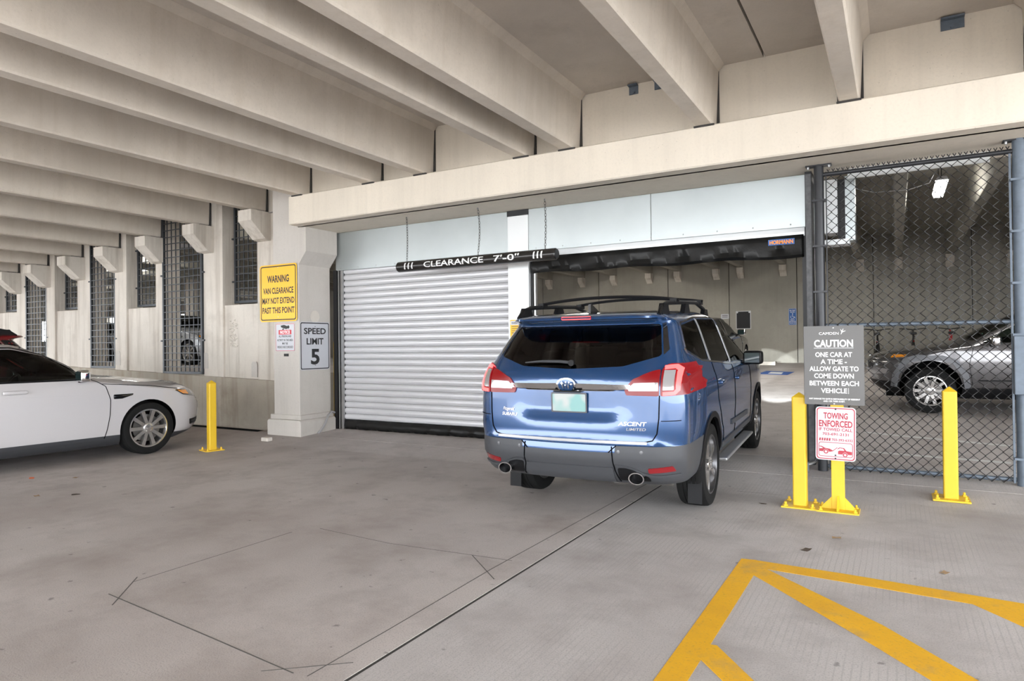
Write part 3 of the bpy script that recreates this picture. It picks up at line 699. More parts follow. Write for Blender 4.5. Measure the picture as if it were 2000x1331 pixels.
for x in (-.715, 1.055):
    MB().box(x-.13-fx, x+.13-fx, -.05, .05, 3.395-fz, 3.408-fz).obj('head_plate', M['pipe'], fp)
    for s in (-1, 1): MB().lathe([(.013, 3.37-fz), (.013, 3.395-fz)], 6).obj('head_bolt', M['alu'], fp).location = (x-fx+s*.105, -.02, 0)
NW = 34; pw = (FX1-FX0-.03)/NW; nh = 33; ph = (3.325-fz-.02)/nh
wm = []
for mir in (0, 1):
    b = MB(); pts = []
    for k in range(2*nh+1):
        s = (k+mir) % 2; pts.append(((pw+.004 if s else -.004), .006*(1 if s else -1), .02+k*ph/2))
    b.tube(pts, .0052, 5); me = b.mesh('wire'); me.materials.append(M['wire']); wm.append(me)
for k in range(NW): inst('wire', wm[k % 2], fp, (FX0+.018+k*pw-fx, 0, 0))
tw = MB()
for s in (-1, 1): tw.tube([(0, 0, 0), (s*.014, 0, .028)], .004, 4)
tw = tw.mesh('wire_barb'); tw.materials.append(M['wire'])
for k in range(NW): inst('wire_barb', tw, fp, (FX0+.018+(k+.5)*pw-fx, -.005, 3.325-fz))
bxo = MB().box(-.10, .10, -.075, .03, 0, .56).obj('control_box', M['bluepipe'], bevel=.008, label='blue grey control box strapped to the right fence post', cat='box'); bxo.location = (1.068, 7.985-.045, .945)
# white flashing strip above the fence and the shutter housing behind its left post
fs = MB().box(-.45, .86, 8.40, 8.42, 3.30, 3.409).obj('flashing_strip', M['post'], label='white metal flashing strip above the fence top rail', cat='flashing')
sh = empty('shutter_drive', (-.55, 8.6, 2.75), 0, 'pale metal shutter drive housing behind the fence post', 'housing')
MB().box(-.16, -.02, -.02, .25, -.02, .60).obj('side_plate', M['post'], sh); MB().box(.06, .16, -.02, .22, -.12, .62).obj('channel', M['galv'], sh); MB().box(-.02, .06, .02, .2, -.1, .6).obj('slot', M['dark'], sh); MB().box(-.16, .10, -.04, .2, -.16, -.1).obj('foot_plate', M['post'], sh)
wr_ = MB().tube([(-.45, 8.9, 3.30), (-.2, 8.9, 3.21), (.15, 8.9, 3.20), (.35, 8.9, 3.25), (.4, 8.9, 3.36)], .004, 6).obj('loose_cable', M['alu'], label='thin pale cable sagging under the girder behind the fence', cat='cable')

# ---- lamps
lampm = emit('lit_diffuser', (1.0, .98, .93), 12); fillm = emit('fill_lamp_diffuser', (1.0, .96, .88), 34)
def lamp(x, y, z, lab, grp, L=1.2, rz=0.0, top=4.55, lm=None):
    o = empty('ceiling_lamp', (x, y, z), rz, lab, 'lamp', grp)
    MB().prism([(-.09, .05), (.09, .05), (.06, .11), (-.06, .11)], -L/2, L/2, 'y').obj('housing', M['alu'], o)
    MB().prism([(-.085, .048), (-.065, -.01), (.065, -.01), (.085, .048)], -L/2+.02, L/2-.02, 'y').obj('diffuser', lm or lampm, o)
    for s in (-1, 1): MB().tube([(0, s*L*.35, .11), (0, s*L*.35, top-z)], .008, 6).obj('hanger', M['dark'], o)
p = onZ(1836, 372, 3.95)
lamp(p[0], p[1], 3.95, 'lit pendant lamp above the parked crossover behind the fence', None)
for x, y, lab in ((-6.8, 12.5, 'added unseen lamp just behind the closed shutter'), (-2.45, 17.5, 'added unseen lamp before the blue sign on the inner wall'), (-8.0, 18.5, 'added unseen lamp before the inner wall behind the clad post')): lamp(x, y, 4.02, lab, 'added lamps behind the shutters', lm=fillm)  # lamps added out of view to light the inner bay and back wall
LL = ('lit strip lamp behind the tall grille above the sedan mirror', 'small lit strip lamp low behind the tall grille above the sedan mirror', 'lit strip lamp behind the short grille between two tall grilles')
for k, px in enumerate(((211, 527), (199, 556), (271, 529))):
    p = onZ(*px, 3.95); lamp(p[0], p[1], 3.95, LL[k], 'lamps behind the grilles', rz=R90)
for x, y, lab in ((-11.9, 10.6, 'added fill lamp beside the white duct behind the grilles'), (-17.6, 11.0, 'added fill lamp over the silver sedan behind the grilles')): lamp(x, y, 4.05, lab, 'lamps behind the grilles')  # added to brighten the round column and silver sedan inside
q = onY(472, 457, 10.2)
du = MB().tube([(-16.5, 10.2, q[2]), (-9.6, 10.2, q[2]-.02)], .14, 16).obj('duct', M['signw'], label='white insulated pipe hanging behind the short grille by the pilaster', cat='pipe')
for X in (-15.5, -12.5, -10.2): MB().tube([(X, 10.2, q[2]+.1), (X, 10.2, 4.55)], .008, 6).obj('hanger', M['dark'], du)
# column behind the grilles
q = onY(376, 600, 15.5)
MB().lathe([(.25, .97), (.25, 4.55)], 28).obj('trim_5', M['wall'], kind='structure').location = (q[0], 15.5, 0)
# conduit at the pilaster foot
MB().tube([(-8.25, 8.30, .36), (-8.24, 8.22, .38), (-8.22, 8.12, .33), (-8.22, 8.05, .2), (-8.24, 7.98, .1), (-8.26, 7.93, .05)], .018, 8).obj('flexible_conduit', M['alu'], label='grey flexible conduit curling at the pilaster foot', cat='conduit')
# little grey block and litter on the floor
p = onF(521, 862); MB().box(-.075, .075, -.05, .05, 0, .06).obj('paver_block', M['wall'], bevel=.01, label='small pale grey block lying near the pilaster plinth', cat='block').location = (p[0], p[1], zf(p[1]))
leafm = [plain('dry_leaf', (.30, .20, .11), .8), plain('dark_leaf', (.08, .06, .045), .8), plain('orange_scrap', (.7, .16, .05), .7)]
lits = [((62, 935), 2, 'small orange scrap of litter lying on the concrete floor', 'litter'), ((148, 934), 0, 'dry brown leaf on the floor behind the white sedan door', 0), ((72, 970), 0, 'dry brown leaf near the orange scrap of litter', 0), ((148, 967), 1, 'dark dry leaf beside two brown leaves near the sedan', 0), ((1634, 1052), 0, 'dry brown leaf in front of the caution sign post', 0), ((1575, 1075), 1, 'dark dry leaf between the sign post and the yellow hatching', 0), ((1490, 985), 1, 'dark dry leaf between the SUV rear wheel and the bollard', 0), ((1845, 1120), 0, 'dry brown leaf above the yellow hatching stripe', 0)]
for (px, k, lab, cat) in lits:
    p = onF(*px); s = random.uniform(.02, .035); a0 = random.uniform(0, 6); b = MB(); pts = []
    for q_ in range(8):
        a = 2*math.pi*q_/8; r = s*(1 if q_ % 2 else .7); pts.append((r*math.cos(a)*1.7, r*math.sin(a), .004+.008*random.random()))
    pts2 = [(x, y, z+.0015) for x, y, z in pts]; n = 8
    b.add(pts+pts2, [tuple(range(n))[::-1], tuple(range(n, 2*n))]+[(i, (i+1) % n, n+(i+1) % n, n+i) for i in range(n)])
    o = b.obj('dry_leaf' if k < 2 else 'litter_scrap', leafm[k]); o.location = (p[0], p[1], zf(p[1])-.004); o.rotation_euler = (0, 0, a0)
    tag(o, lab or ('dry brown leaf lying on the concrete floor' if k == 0 else 'dark dry leaf lying on the concrete floor'), cat or 'leaf', 'dry leaves scattered on the floor' if k < 2 else None)
# ================================================================== VEHICLES (built in code, x = forward from the rear bumper, y = left, z = up)
def pchip(xs, ys, xq):
    xs = np.asarray(xs, float); ys = np.asarray(ys, float); h = np.diff(xs); d = np.diff(ys)/h; m = np.zeros_like(ys)
    m[0], m[-1] = d[0], d[-1]
    for i in range(1, len(xs)-1):
        if d[i-1]*d[i] > 0: w1, w2 = 2*h[i]+h[i-1], h[i]+2*h[i-1]; m[i] = (w1+w2)/(w1/d[i-1]+w2/d[i])
    i = np.clip(np.searchsorted(xs, xq)-1, 0, len(h)-1); t = (xq-xs[i])/h[i]
    return (2*t**3-3*t**2+1)*ys[i]+(t**3-2*t**2+t)*h[i]*m[i]+(-2*t**3+3*t**2)*ys[i+1]+(t**3-t**2)*h[i]*m[i+1]
def loft(tab, nz=70, tr=.03, tf=.07, L=5.0, dx=0.0, dw=0.0, zlo=None, zhi=None, xlo=None, xhi=None, deform=None, extra=(), nside=46):
    """tab rows: z, x_rear, x_front, half width, rear bow, rear corner radius, front bow, front corner radius"""
    T = np.array(tab, float); zz = np.linspace(T[0, 0], T[-1, 0], 600)
    cols = [pchip(T[:, 0], T[:, k], zz) for k in range(1, 8)]
    ds = np.sqrt(np.diff(zz)**2*1.2+(np.diff(cols[0])*.7)**2+(np.diff(cols[1])*.5)**2+np.diff(cols[2])**2); s = np.concatenate([[0], np.cumsum(ds)])
    zs = np.interp(np.linspace(0, s[-1], nz), s, zz); zs = np.unique(np.concatenate([zs, np.array(extra)])) if len(extra) else zs
    if zlo is not None: zs = np.concatenate([[zlo], zs[(zs > zlo+.005) & (zs < zhi-.005)], [zhi]])
    rings = []
    for z in zs:
        xr, xf, w, br, rr, bf, rf = [float(np.interp(z, zz, c)) for c in cols]
        xr += dx; xf -= dx; w -= dw
        if xlo is not None: xr = max(xr, xlo)
        if xhi is not None: xf = min(xf, xhi)
        w = max(w, .03); rr = min(rr, w*.9, (xf-xr)*.4); rf = min(rf, w*.9, (xf-xr)*.4)
        half = []
        for k in range(10): half.append((xr, (w-rr)*k/10))
        for k in range(9): a = math.pi/2*k/8; half.append((xr+rr*(1-math.cos(a)), w-rr+rr*math.sin(a)))
        for k in range(1, nside): half.append((xr+rr+(xf-rf-xr-rr)*k/nside, w))
        for k in range(9): a = math.pi/2*k/8; half.append((xf-rf+rf*math.sin(a), w-rf+rf*math.cos(a)))
        for k in range(1, 11): half.append((xf, (w-rf)*(1-k/10)))
        pts = []
        for x, y in half:
            u = y/w; x2 = x+br*u*u*max(0, 1-(x-xr)/.9)-bf*u*u*max(0, 1-(xf-x)/1.2)
            tp = tr*max(0, (1.0-x)/1.0)**2+tf*max(0, (x-(L-1.1))/1.1)**2
            y2 = y*(1-tp); pts.append((x2, y2, z))
        full = pts+[(x, -y, z) for x, y, z in pts[-2:0:-1]]
        rings.append(full)
    n = len(rings[0]); b = MB()
    for r in rings: b.v += r
    if deform: b.v = [deform(*v) for v in b.v]
    for i in range(len(rings)-1): b.f += [(i*n+k, i*n+(k+1) % n, (i+1)*n+(k+1) % n, (i+1)*n+k) for k in range(n)]
    b.f += [tuple(range(n))[::-1], tuple((len(rings)-1)*n+k for k in range(n))]
    b.smooth = True
    return b
def tree_of(me): 
    bm = bmesh.new(); bm.from_mesh(me); t = BVHTree.FromBMesh(bm); bm.free(); return t
def densify(poly, h, closed=True):
    out = []; n = len(poly)
    for i in range(n if closed else n-1):
        a, b = poly[i], poly[(i+1) % n]; m = max(1, int(math.ceil(math.dist(a, b)/h)))
        out += [(a[0]+(b[0]-a[0])*k/m, a[1]+(b[1]-a[1])*k/m) for k in range(m)]
    if not closed: out.append(poly[-1])
    return out
def round_poly(poly, r, n=4):
    out = []; N = len(poly)
    for i in range(N):
        p0, p1, p2 = Vector(poly[i-1]), Vector(poly[i]), Vector(poly[(i+1) % N]); a, b = (p0-p1), (p2-p1)
        rr = min(r, a.length*.45, b.length*.45); A, B = p1+a.normalized()*rr, p1+b.normalized()*rr
        for k in range(n+1): t = k/n; q = A*(1-t)**2+p1*2*t*(1-t)+B*t*t; out.append((q.x, q.y))
    return out
def thick(path, w, closed=False):
    P = [Vector(p) for p in path]; L, R_ = [], []
    for i, p in enumerate(P):
        d = (P[min(i+1, len(P)-1)]-P[max(i-1, 0)]).normalized(); nn = Vector((-d.y, d.x))*w/2; L.append(tuple(p+nn)); R_.append(tuple(p-nn))
    return L+R_[::-1]
def panel(tree, poly, view, off=.003, h=.05, th=.012, mirror=False):
    """lay a 2D outline (side: x,z / rear, front: y,z / top: x,y) on the body surface and give it thickness"""
    bd = densify(poly, h); n = len(bd); xs = [p[0] for p in bd]; ys = [p[1] for p in bd]; pts = [Vector(p) for p in bd]
    x = min(xs)+h*.5
    while x < max(xs):
        y = min(ys)+h*.5
        while y < max(ys):
            ins = False; j = n-1
            for i in range(n):
                if (bd[i][1] > y) != (bd[j][1] > y) and x < (bd[j][0]-bd[i][0])*(y-bd[i][1])/(bd[j][1]-bd[i][1])+bd[i][0]: ins = not ins
                j = i
            if ins and min((p[0]-x)**2+(p[1]-y)**2 for p in bd) > (h*.4)**2: pts.append(Vector((x, y)))
            y += h
        x += h
    vs, es, fs, *_ = delaunay_2d_cdt(pts, [(i, (i+1) % n) for i in range(n)], [], 1, 1e-5)
    org = {'left': lambda p: (Vector((p[0], 3, p[1])), Vector((0, -1, 0))), 'right': lambda p: (Vector((p[0], -3, p[1])), Vector((0, 1, 0))),
           'rear': lambda p: (Vector((-2, p[0], p[1])), Vector((1, 0, 0))), 'front': lambda p: (Vector((9, p[0], p[1])), Vector((-1, 0, 0))), 'top': lambda p: (Vector((p[0], p[1], 4)), Vector((0, 0, -1)))}[view]
    P, N = [], []; cen = sum((Vector(p) for p in bd), Vector((0, 0)))/n
    for v in vs:
        o, d = org(v); loc, no, _, _ = tree.ray_cast(o, d)
        k_ = 0
        while loc is None and k_ < 60:      # the outline runs past the silhouette: pull the point in until it lands
            k_ += 1; q = v.lerp(cen, k_/60); o, d = org(q); loc, no, _, _ = tree.ray_cast(o, d)
        if no.dot(d) > 0: no = -no
        P.append(loc); N.append(no)
    k = len(P); out = [p+nn*off for p, nn in zip(P, N)]+[p-nn*th for p, nn in zip(P, N)]
    cnt = {}
    for f in fs:
        for i in range(len(f)): e = (f[i], f[(i+1) % len(f)]); cnt[e] = cnt.get(e, 0)+1
    F_ = [tuple(f) for f in fs]; sk = [(a, b, b+k, a+k) for (a, b) in cnt if (b, a) not in cnt]
    b = MB(); b.add(out, F_+sk); b.smooth = True; return b
def booldiff(me, cutters, name):
    o = bpy.data.objects.new('tmp', me); COL.objects.link(o); cs = []
    for c in cutters:
        co = bpy.data.objects.new('cut', c); COL.objects.link(co); cs.append(co)
        md = o.modifiers.new('b', 'BOOLEAN'); md.operation = 'DIFFERENCE'; md.solver = 'EXACT'; md.object = co; md.material_mode = 'TRANSFER'
    dg = bpy.context.evaluated_depsgraph_get(); dg.update()
    r = bpy.data.meshes.new_from_object(o.evaluated_get(dg)); r.name = name
    for x in [o]+cs: bpy.data.objects.remove(x)
    return r
def split_faces(me, test, name):
    """take the faces for which test(center, normal) is true out into a mesh of their own"""
    a, b = bmesh.new(), bmesh.new(); a.from_mesh(me); b.from_mesh(me)
    def go(bm, keep): bmesh.ops.delete(bm, geom=[f for f in bm.faces if bool(test(f.calc_center_median(), f.normal, f.material_index)) != keep], context='FACES')
    go(a, False); go(b, True); m2 = bpy.data.meshes.new(name); b.to_mesh(m2); a.to_mesh(me); a.free(); b.free()
    for mm in me.materials: m2.materials.append(mm)
    return m2
def smooth(me, ang=35):
    me.polygons.foreach_set('use_smooth', [True]*len(me.polygons)); me.set_sharp_from_angle(angle=math.radians(ang)); me.update(); return me
def rbox(sx, sy, sz, r=.03, seg=3):
    bm = bmesh.new(); bmesh.ops.create_cube(bm, size=1); bmesh.ops.scale(bm, vec=(sx, sy, sz), verts=bm.verts)
    bmesh.ops.bevel(bm, geom=bm.edges[:], offset=r, segments=seg, profile=.6, affect='EDGES'); me = bpy.data.meshes.new('rbox'); bm.to_mesh(me); bm.free(); return smooth(me, 50)

def paint(name, col, flake=.0, rough=.25, metal=.35):
    t = NT(name); t.set(Roughness=rough, Metallic=metal); t.b.inputs['Base Color'].default_value = (*col, 1)
    t.b.inputs['Coat Weight'].default_value = 1.0; t.b.inputs['Coat Roughness'].default_value = .02
    n = t.noise(900, 1); t.l(t.mix(tuple(c*.85 for c in col), tuple(min(1, c*1.15) for c in col), n), t.b.inputs['Base Color']); return t.m
M['blue_paint'] = paint('blue_car_paint', (.010, .052, .155), metal=.4)
M['white_paint'] = paint('white_car_paint', (.50, .482, .49), metal=0, rough=.35)
M['grey_paint'] = paint('grey_car_paint', (.13, .125, .13), metal=.6)
M['red_paint'] = paint('red_car_paint', (.20, .008, .012), metal=.3)
M['silver_paint'] = paint('silver_car_paint', (.50, .52, .55), metal=.5)
M['black_paint'] = paint('black_car_paint', (.02, .02, .022), metal=.3)
M['clad'] = plain('grey_plastic_cladding', (.055, .057, .063), .5, .1, .06, 20, spec=.35)
M['blackpl'] = plain('black_plastic', (.007, .007, .008), .45, 0, .1, spec=.2)
M['gloss_black'] = plain('gloss_black_trim', (.01, .01, .011), .08, 0, .1, coat=1)
M['tyre'] = plain('tyre_rubber', (.010, .010, .010), .75, 0, .2, 15, spec=.15)
M['well'] = plain('wheel_well_liner', (.004, .004, .004), .9, spec=.05)
M['rim_silver'] = plain('machined_alloy', (.62, .61, .60), .22, .9, .06)
M['rim_dark'] = plain('dark_alloy', (.10, .10, .105), .3, .8)
M['disc'] = plain('brake_disc_metal', (.2, .19, .18), .4, .9)
M['glass_dark'] = glass_mat('privacy_glass', (.05, .052, .055), 1.55)
M['glass'] = glass_mat('tinted_glass', (.30, .36, .33), 1.5)
M['pane'] = plain('opaque_dark_glass', (.012, .014, .014), .03, 0, .05, coat=1)
M['red_lens'] = plain('red_lens', (.2, .004, .008), .08, 0, .1, coat=1)
M['red_lit'] = emit('lit_red_lamp', (1.0, .05, .05), 1.6, (.3, .01, .01))
M['brake_strip'] = emit('lit_high_brake_lamp', (1.0, .02, .03), .22, (.2, .003, .005))
M['red_glow'] = emit('glowing_red_lens', (1.0, .01, .02), .045, (.085, .0015, .003))
M['clear_lens'] = plain('clear_lens', (.34, .33, .34), .1, .3, .1, coat=1)
M['orange_lens'] = plain('amber_lens', (.85, .3, .02), .12, 0, .1, coat=1)
M['seam'] = plain('panel_gap', (.003, .003, .004), .8, spec=.05)
M['seat'] = plain('beige_leather', (.30, .27, .23), .6)
M['cabin'] = plain('dark_cabin', (.022, .023, .024), .8, spec=.2)

def wheel_meshes(R, w, rimr, spokes, style):
    t = MB(); hw = w/2; g = .008
    prof = [(rimr-.012, -hw+.012), (rimr+.01, -hw+.002), (R-.05, -hw-.004), (R-.018, -hw+.004), (R-.004, -hw+.028)]
    for c in (-.055, -.02, .02, .055): prof += [(R-.001, c-.012), (R-.001, c-.0045), (R-g, c-.004), (R-g, c+.004), (R-.001, c+.0045)]
    prof += [(R-.004, hw-.028), (R-.018, hw-.004), (R-.05, hw+.004), (rimr+.01, hw-.002), (rimr-.012, hw-.012)]
    t.lathe(prof, 56, 'y', closed=True); tyre = t.mesh('wheel'); tyre.materials.append(M['tyre'])
    # barrel and lip; +y is the outer face
    rb = MB(); rb.lathe([(rimr+.004, hw-.004), (rimr+.006, hw-.012), (rimr-.012, hw-.02), (rimr-.03, hw-.09), (rimr-.035, -hw+.01), (rimr+.002, -hw+.006), (rimr-.028, -hw+.014), (rimr-.022, hw-.09), (rimr-.02, hw-.016), (rimr-.012, hw-.003)], 48, 'y', closed=True)
    sp = MB()
    for k in range(spokes):
        a0 = 2*math.pi*k/spokes; r0, r1 = .045, rimr-.008
        for da in ((-.11, .11) if style == 'split' else (0,)):
            w0, w1 = (.022, .020) if style == 'split' else (.030, .034)
            a1 = a0+da; d0 = Vector((math.cos(a0), 0, math.sin(a0))); d1 = Vector((math.cos(a1), 0, math.sin(a1)))
            A, B = d0*r0, d1*r1; dr = (B-A).normalized(); nr = Vector((-dr.z, 0, dr.x)); vs = []
            for q, (P, ww, yo) in enumerate(((A, w0, hw-.022), ((A+B)/2, (w0+w1)*.45, hw-.018), (B, w1, hw-.016))):
                for sx, yy in ((-1, -.035), (-.75, 0), (.75, 0), (1, -.035)): vs.append(P+nr*ww*sx+Vector((0, yo+yy, 0)))
            sp.add(vs, [(q*4+i, q*4+i+1, q*4+i+5, q*4+i+4) for q in (0, 1) for i in range(3)]+[(q*4+3, q*4, q*4+4, q*4+7) for q in (0, 1)]+[(0, 3, 2, 1), (8, 9, 10, 11)])
    rim = rb.mesh('rim'); rim.materials.append(M['rim_dark'] if style == 'split' else M['rim_silver'])
    spm = sp.mesh('spokes'); spm.materials.append(M['rim_silver'])
    hb = MB().lathe([(.07, hw-.05), (.068, hw-.016), (.05, hw-.008), (.032, hw-.008), (.03, hw-.002), (.012, hw)], 24, 'y')
    for k in range(5): a = 2*math.pi*k/5+.3; hb.lathe([(.010, hw-.012), (.010, hw-.001)], 6, 'y', (.052*math.cos(a), 0, .052*math.sin(a)))
    hub = hb.mesh('hub'); hub.materials.append(M['rim_silver'])
    ds = MB().lathe([(.05, hw-.075), (rimr*.72, hw-.075), (rimr*.72, hw-.095), (.05, hw-.095)], 32, 'y').mesh('brake_disc'); ds.materials.append(M['disc'])
    return tyre, rim, spm, hub, ds
def add_wheels(root, ms, R, w, xs, W2, steer=0.0):
    for i, x in enumerate(xs):
        for s in (1, -1):
            t = inst('wheel', ms[0], root, (x, s*(W2-w/2), R), (0, 0, (0 if s > 0 else math.pi)+(steer if i == 1 else 0)))
            for nm, me in zip(('rim', 'spokes', 'hub', 'brake_disc'), ms[1:]): inst(nm, me, t)
def cyl_cut(x, z, r, y0, y1, m):
    b = MB().lathe([(r, y0), (r, y1)], 40, 'y', (x, 0, z)); me = b.mesh('cut'); me.materials.append(m); return me
def prism_cut(poly, a, b_, axis, m):
    b = MB(); b.prism(poly, a, b_, axis); me = b.mesh('cut'); me.materials.append(m); return me
def addp(root, b, name, m, **kw): return b.obj(name, m, root, **kw)

def make_body(root, tab, L, paintm, arches, ar, W2, cabin, cuts, extra=(), deform=None, tr=.03, tf=.07, nz=66, zarch=None):
    b = loft(tab, nz, tr, tf, L, extra=extra, deform=deform); me = b.mesh('body', math.radians(35)); tree = tree_of(me); me.materials.append(paintm)
    cs = []
    for x in arches:
        for s in (1, -1):
            y0, y1 = sorted((s*(W2-.36), s*(W2+.3))); cs.append(cyl_cut(x, zarch, ar, y0, y1, M['well']))
    if cabin:
        zlo, zhi, xlo, xhi = cabin
        c = loft(tab, 30, tr, tf, L, dx=.05, dw=.05, zlo=zlo, zhi=zhi, xlo=xlo, xhi=xhi, nside=20).mesh('cut'); c.materials.append(M['cabin']); cs.append(c)
    for poly, view in cuts:
        if view == 'side':
            for s in (1, -1): y0, y1 = sorted((s*.45, s*1.3)); cs.append(prism_cut(poly, y0, y1, 'y', M['blackpl']))
        elif view == 'rear': cs.append(prism_cut(poly, -.3, xlo+.25, 'x', M['blackpl']))
        elif view == 'front': cs.append(prism_cut(poly, xhi-.9, 6, 'x', M['blackpl']))
    me2 = booldiff(me, cs, 'body'); smooth(me2, 38)
    return me2, tree
def both(root, tree, poly, name, m, off=.003, h=.06, th=.01, sides=('left', 'right')):
    for s in sides: addp(root, panel(tree, poly, s, off, h, th), name, m)
def seats(root, xs, ys, zb, m):
    sb, bk, hr = rbox(.52, .5, .16, .05), rbox(.14, .5, .62, .06), rbox(.10, .27, .18, .04)
    for me in (sb, bk, hr): me.materials.append(m)
    for x in xs:
        for y in ys:
            s = inst('seat', sb, root, (x, y, zb)); inst('backrest', bk, s, (-.24, 0, .36), (0, -.2, 0)); inst('headrest', hr, s, (-.33, 0, .78), (0, -.15, 0))
M['mirror_glass'] = plain('mirror_glass', (.02, .035, .035), .05, 0, .1, coat=0)
def mirror(root, x, y, z, s, pm, yaw=0):
    me = rbox(.12, .21, .155, .045, 4); me.materials.append(pm); o = inst('mirror', me, root, (x, s*(y+.12), z), (0, 0, s*.12))
    MB().box(-.064, -.060, -.082, .082, -.055, .055).obj('mirror_glass', M['mirror_glass'], o)
    MB().prism([(-.03, -.085), (.05, -.085), (.05, -.05), (-.02, -.05)], -.17 if s > 0 else .05, -.05 if s > 0 else .17, 'y').obj('mirror_arm', M['blackpl'], o)
    return o

# ------------------------------------------------------------ blue three-row SUV
ST = [(.335, .42, 4.66, .83, .05, .20, .10, .25), (.37, .17, 4.86, .89, .08, .22, .15, .3), (.41, .075, 4.93, .92, .10, .24, .18, .3), (.50, .030, 4.965, .945, .11, .25, .2, .3),
      (.60, .010, 4.985, .955, .12, .25, .2, .3), (.695, .015, 4.99, .955, .12, .25, .2, .3), (.715, .045, 4.985, .957, .11, .22, .2, .3), (.85, .055, 4.96, .962, .10, .2, .2, .3),
      (1.0, .065, 4.90, .962, .10, .2, .22, .3), (1.10, .07, 4.72, .955, .10, .2, .25, .3), (1.14, .072, 4.40, .948, .10, .2, .25, .35), (1.18, .075, 3.95, .938, .10, .2, .2, .35), (1.20, .077, 3.72, .93, .10, .2, .18, .3),
      (1.25, .085, 3.60, .917, .11, .2, .2, .2), (1.30, .120, 3.50, .90, .12, .18, .22, .18), (1.36, .178, 3.38, .878, .12, .17, .22, .18), (1.48, .285, 3.13, .835, .13, .16, .24, .16), (1.61, .405, 2.85, .785, .14, .15, .25, .15),
      (1.675, .46, 2.66, .755, .14, .15, .25, .15), (1.695, .40, 2.60, .742, .13, .17, .25, .16), (1.72, .295, 2.48, .722, .12, .18, .25, .18), (1.745, .32, 2.33, .69, .12, .2, .25, .2), (1.765, .50, 2.2, .63, .1, .22, .2, .22), (1.782, .85, 1.95, .52, .1, .2, .1, .2), (1.792, 1.2, 1.7, .3, .05, .1, .05, .1)]
def suv_deform(x, y, z):
    if x < .6 and .84 < z < 1.2 and abs(y) < .5:
        u = min(1, max(0, (.47-abs(y)-.25*max(0, 1.0-z))/.06)); v = min(1, max(0, (z-.885)/.05))*min(1, max(0, (1.165-z)/.02)); x += .032*u*v
    if x < .3 and .45 < z < .56 and abs(y) < .95:   # crease along the bumper
        pass
    if x < .5 and z < .56: x += .02*min(1, (.56-z)/.03)
    return (x, y, z)
suv_win = {'quarter': round_poly([(.66, 1.44), (.80, 1.64), (1.42, 1.685), (1.33, 1.315), (1.05, 1.335)], .05), 'rear_door': round_poly([(1.41, 1.30), (1.50, 1.688), (2.27, 1.68), (2.25, 1.235)], .02), 'front_door': round_poly([(2.33, 1.23), (2.36, 1.675), (2.50, 1.655), (3.30, 1.235), (3.22, 1.205)], .02)}
suv_rear = round_poly([(-.735, 1.405), (-.665, 1.66), (.665, 1.66), (.735, 1.405), (.45, 1.325), (0, 1.305), (-.45, 1.325)], .03)
suv_ws = round_poly([(-.74, 1.26), (-.62, 1.66), (.62, 1.66), (.74, 1.26)], .04)
SUVX, SUVY = -2.365, 4.988
th_ = math.atan2(.105, 2.89)
suv = empty('suv', (SUVX, SUVY, -1.13*math.sin(th_)), 0, 'metallic blue three-row SUV driving in under the raised shutter', 'car')
suv.rotation_euler = (0, -th_, math.radians(92.0))
me, T = make_body(suv, ST, 5.0, M['blue_paint'], (1.13, 4.02), .415, .95, (.62, 1.735, .62, 3.55), [(suv_win[k], 'side') for k in suv_win]+[(suv_rear, 'rear'), (suv_ws, 'front')], extra=(.645, .70), deform=suv_deform, zarch=.40)
T0 = T
def is_bumper(c, n, mi):
    if mi != 0: return False
    if c.x < .86 or c.x > 4.35:
        lim = .70 if (abs(c.y) > .42 or c.x > 1) else .645
        return c.z < lim
    return c.z < .40
bm2 = split_faces(me, is_bumper, 'bumper')
inst('body', me, suv); bm2.materials[0] = M['clad']; inst('bumper', bm2, suv)
for k in suv_win: both(suv, T, suv_win[k], 'window', M['glass_dark'], -.004, .08, .004)
addp(suv, panel(T, suv_rear, 'rear', -.004, .08, .004), 'rear_window', M['glass_dark']); addp(suv, panel(T, suv_ws, 'front', -.004, .1, .004), 'windshield', M['glass'])
# gloss black pillars beside the rear glass, chrome window line
for s in (-1, 1):
    addp(suv, panel(T, [(s*.745, 1.41), (s*.675, 1.665), (s*.70, 1.672), (s*.775, 1.45)], 'rear', .003, .06), 'pillar_trim', M['gloss_black'])
for pth in ([(.66, 1.455), (.80, 1.66), (1.42, 1.705), (2.4, 1.695)], ): both(suv, T, thick(pth, .014), 'window_trim', M['chrome'], .006, .08)
both(suv, T, thick([(.645, 1.45), (.66, 1.415), (1.05, 1.318), (1.33, 1.295), (2.3, 1.21), (3.25, 1.188)], .016), 'window_trim', M['chrome'], .007, .08)
both(suv, T, thick([(1.37, 1.30), (1.46, 1.69)], .05), 'pillar_trim', M['alu'], .003, .08); both(suv, T, thick([(2.29, 1.23), (2.315, 1.68)], .05), 'pillar_trim', M['alu'], .003, .08)
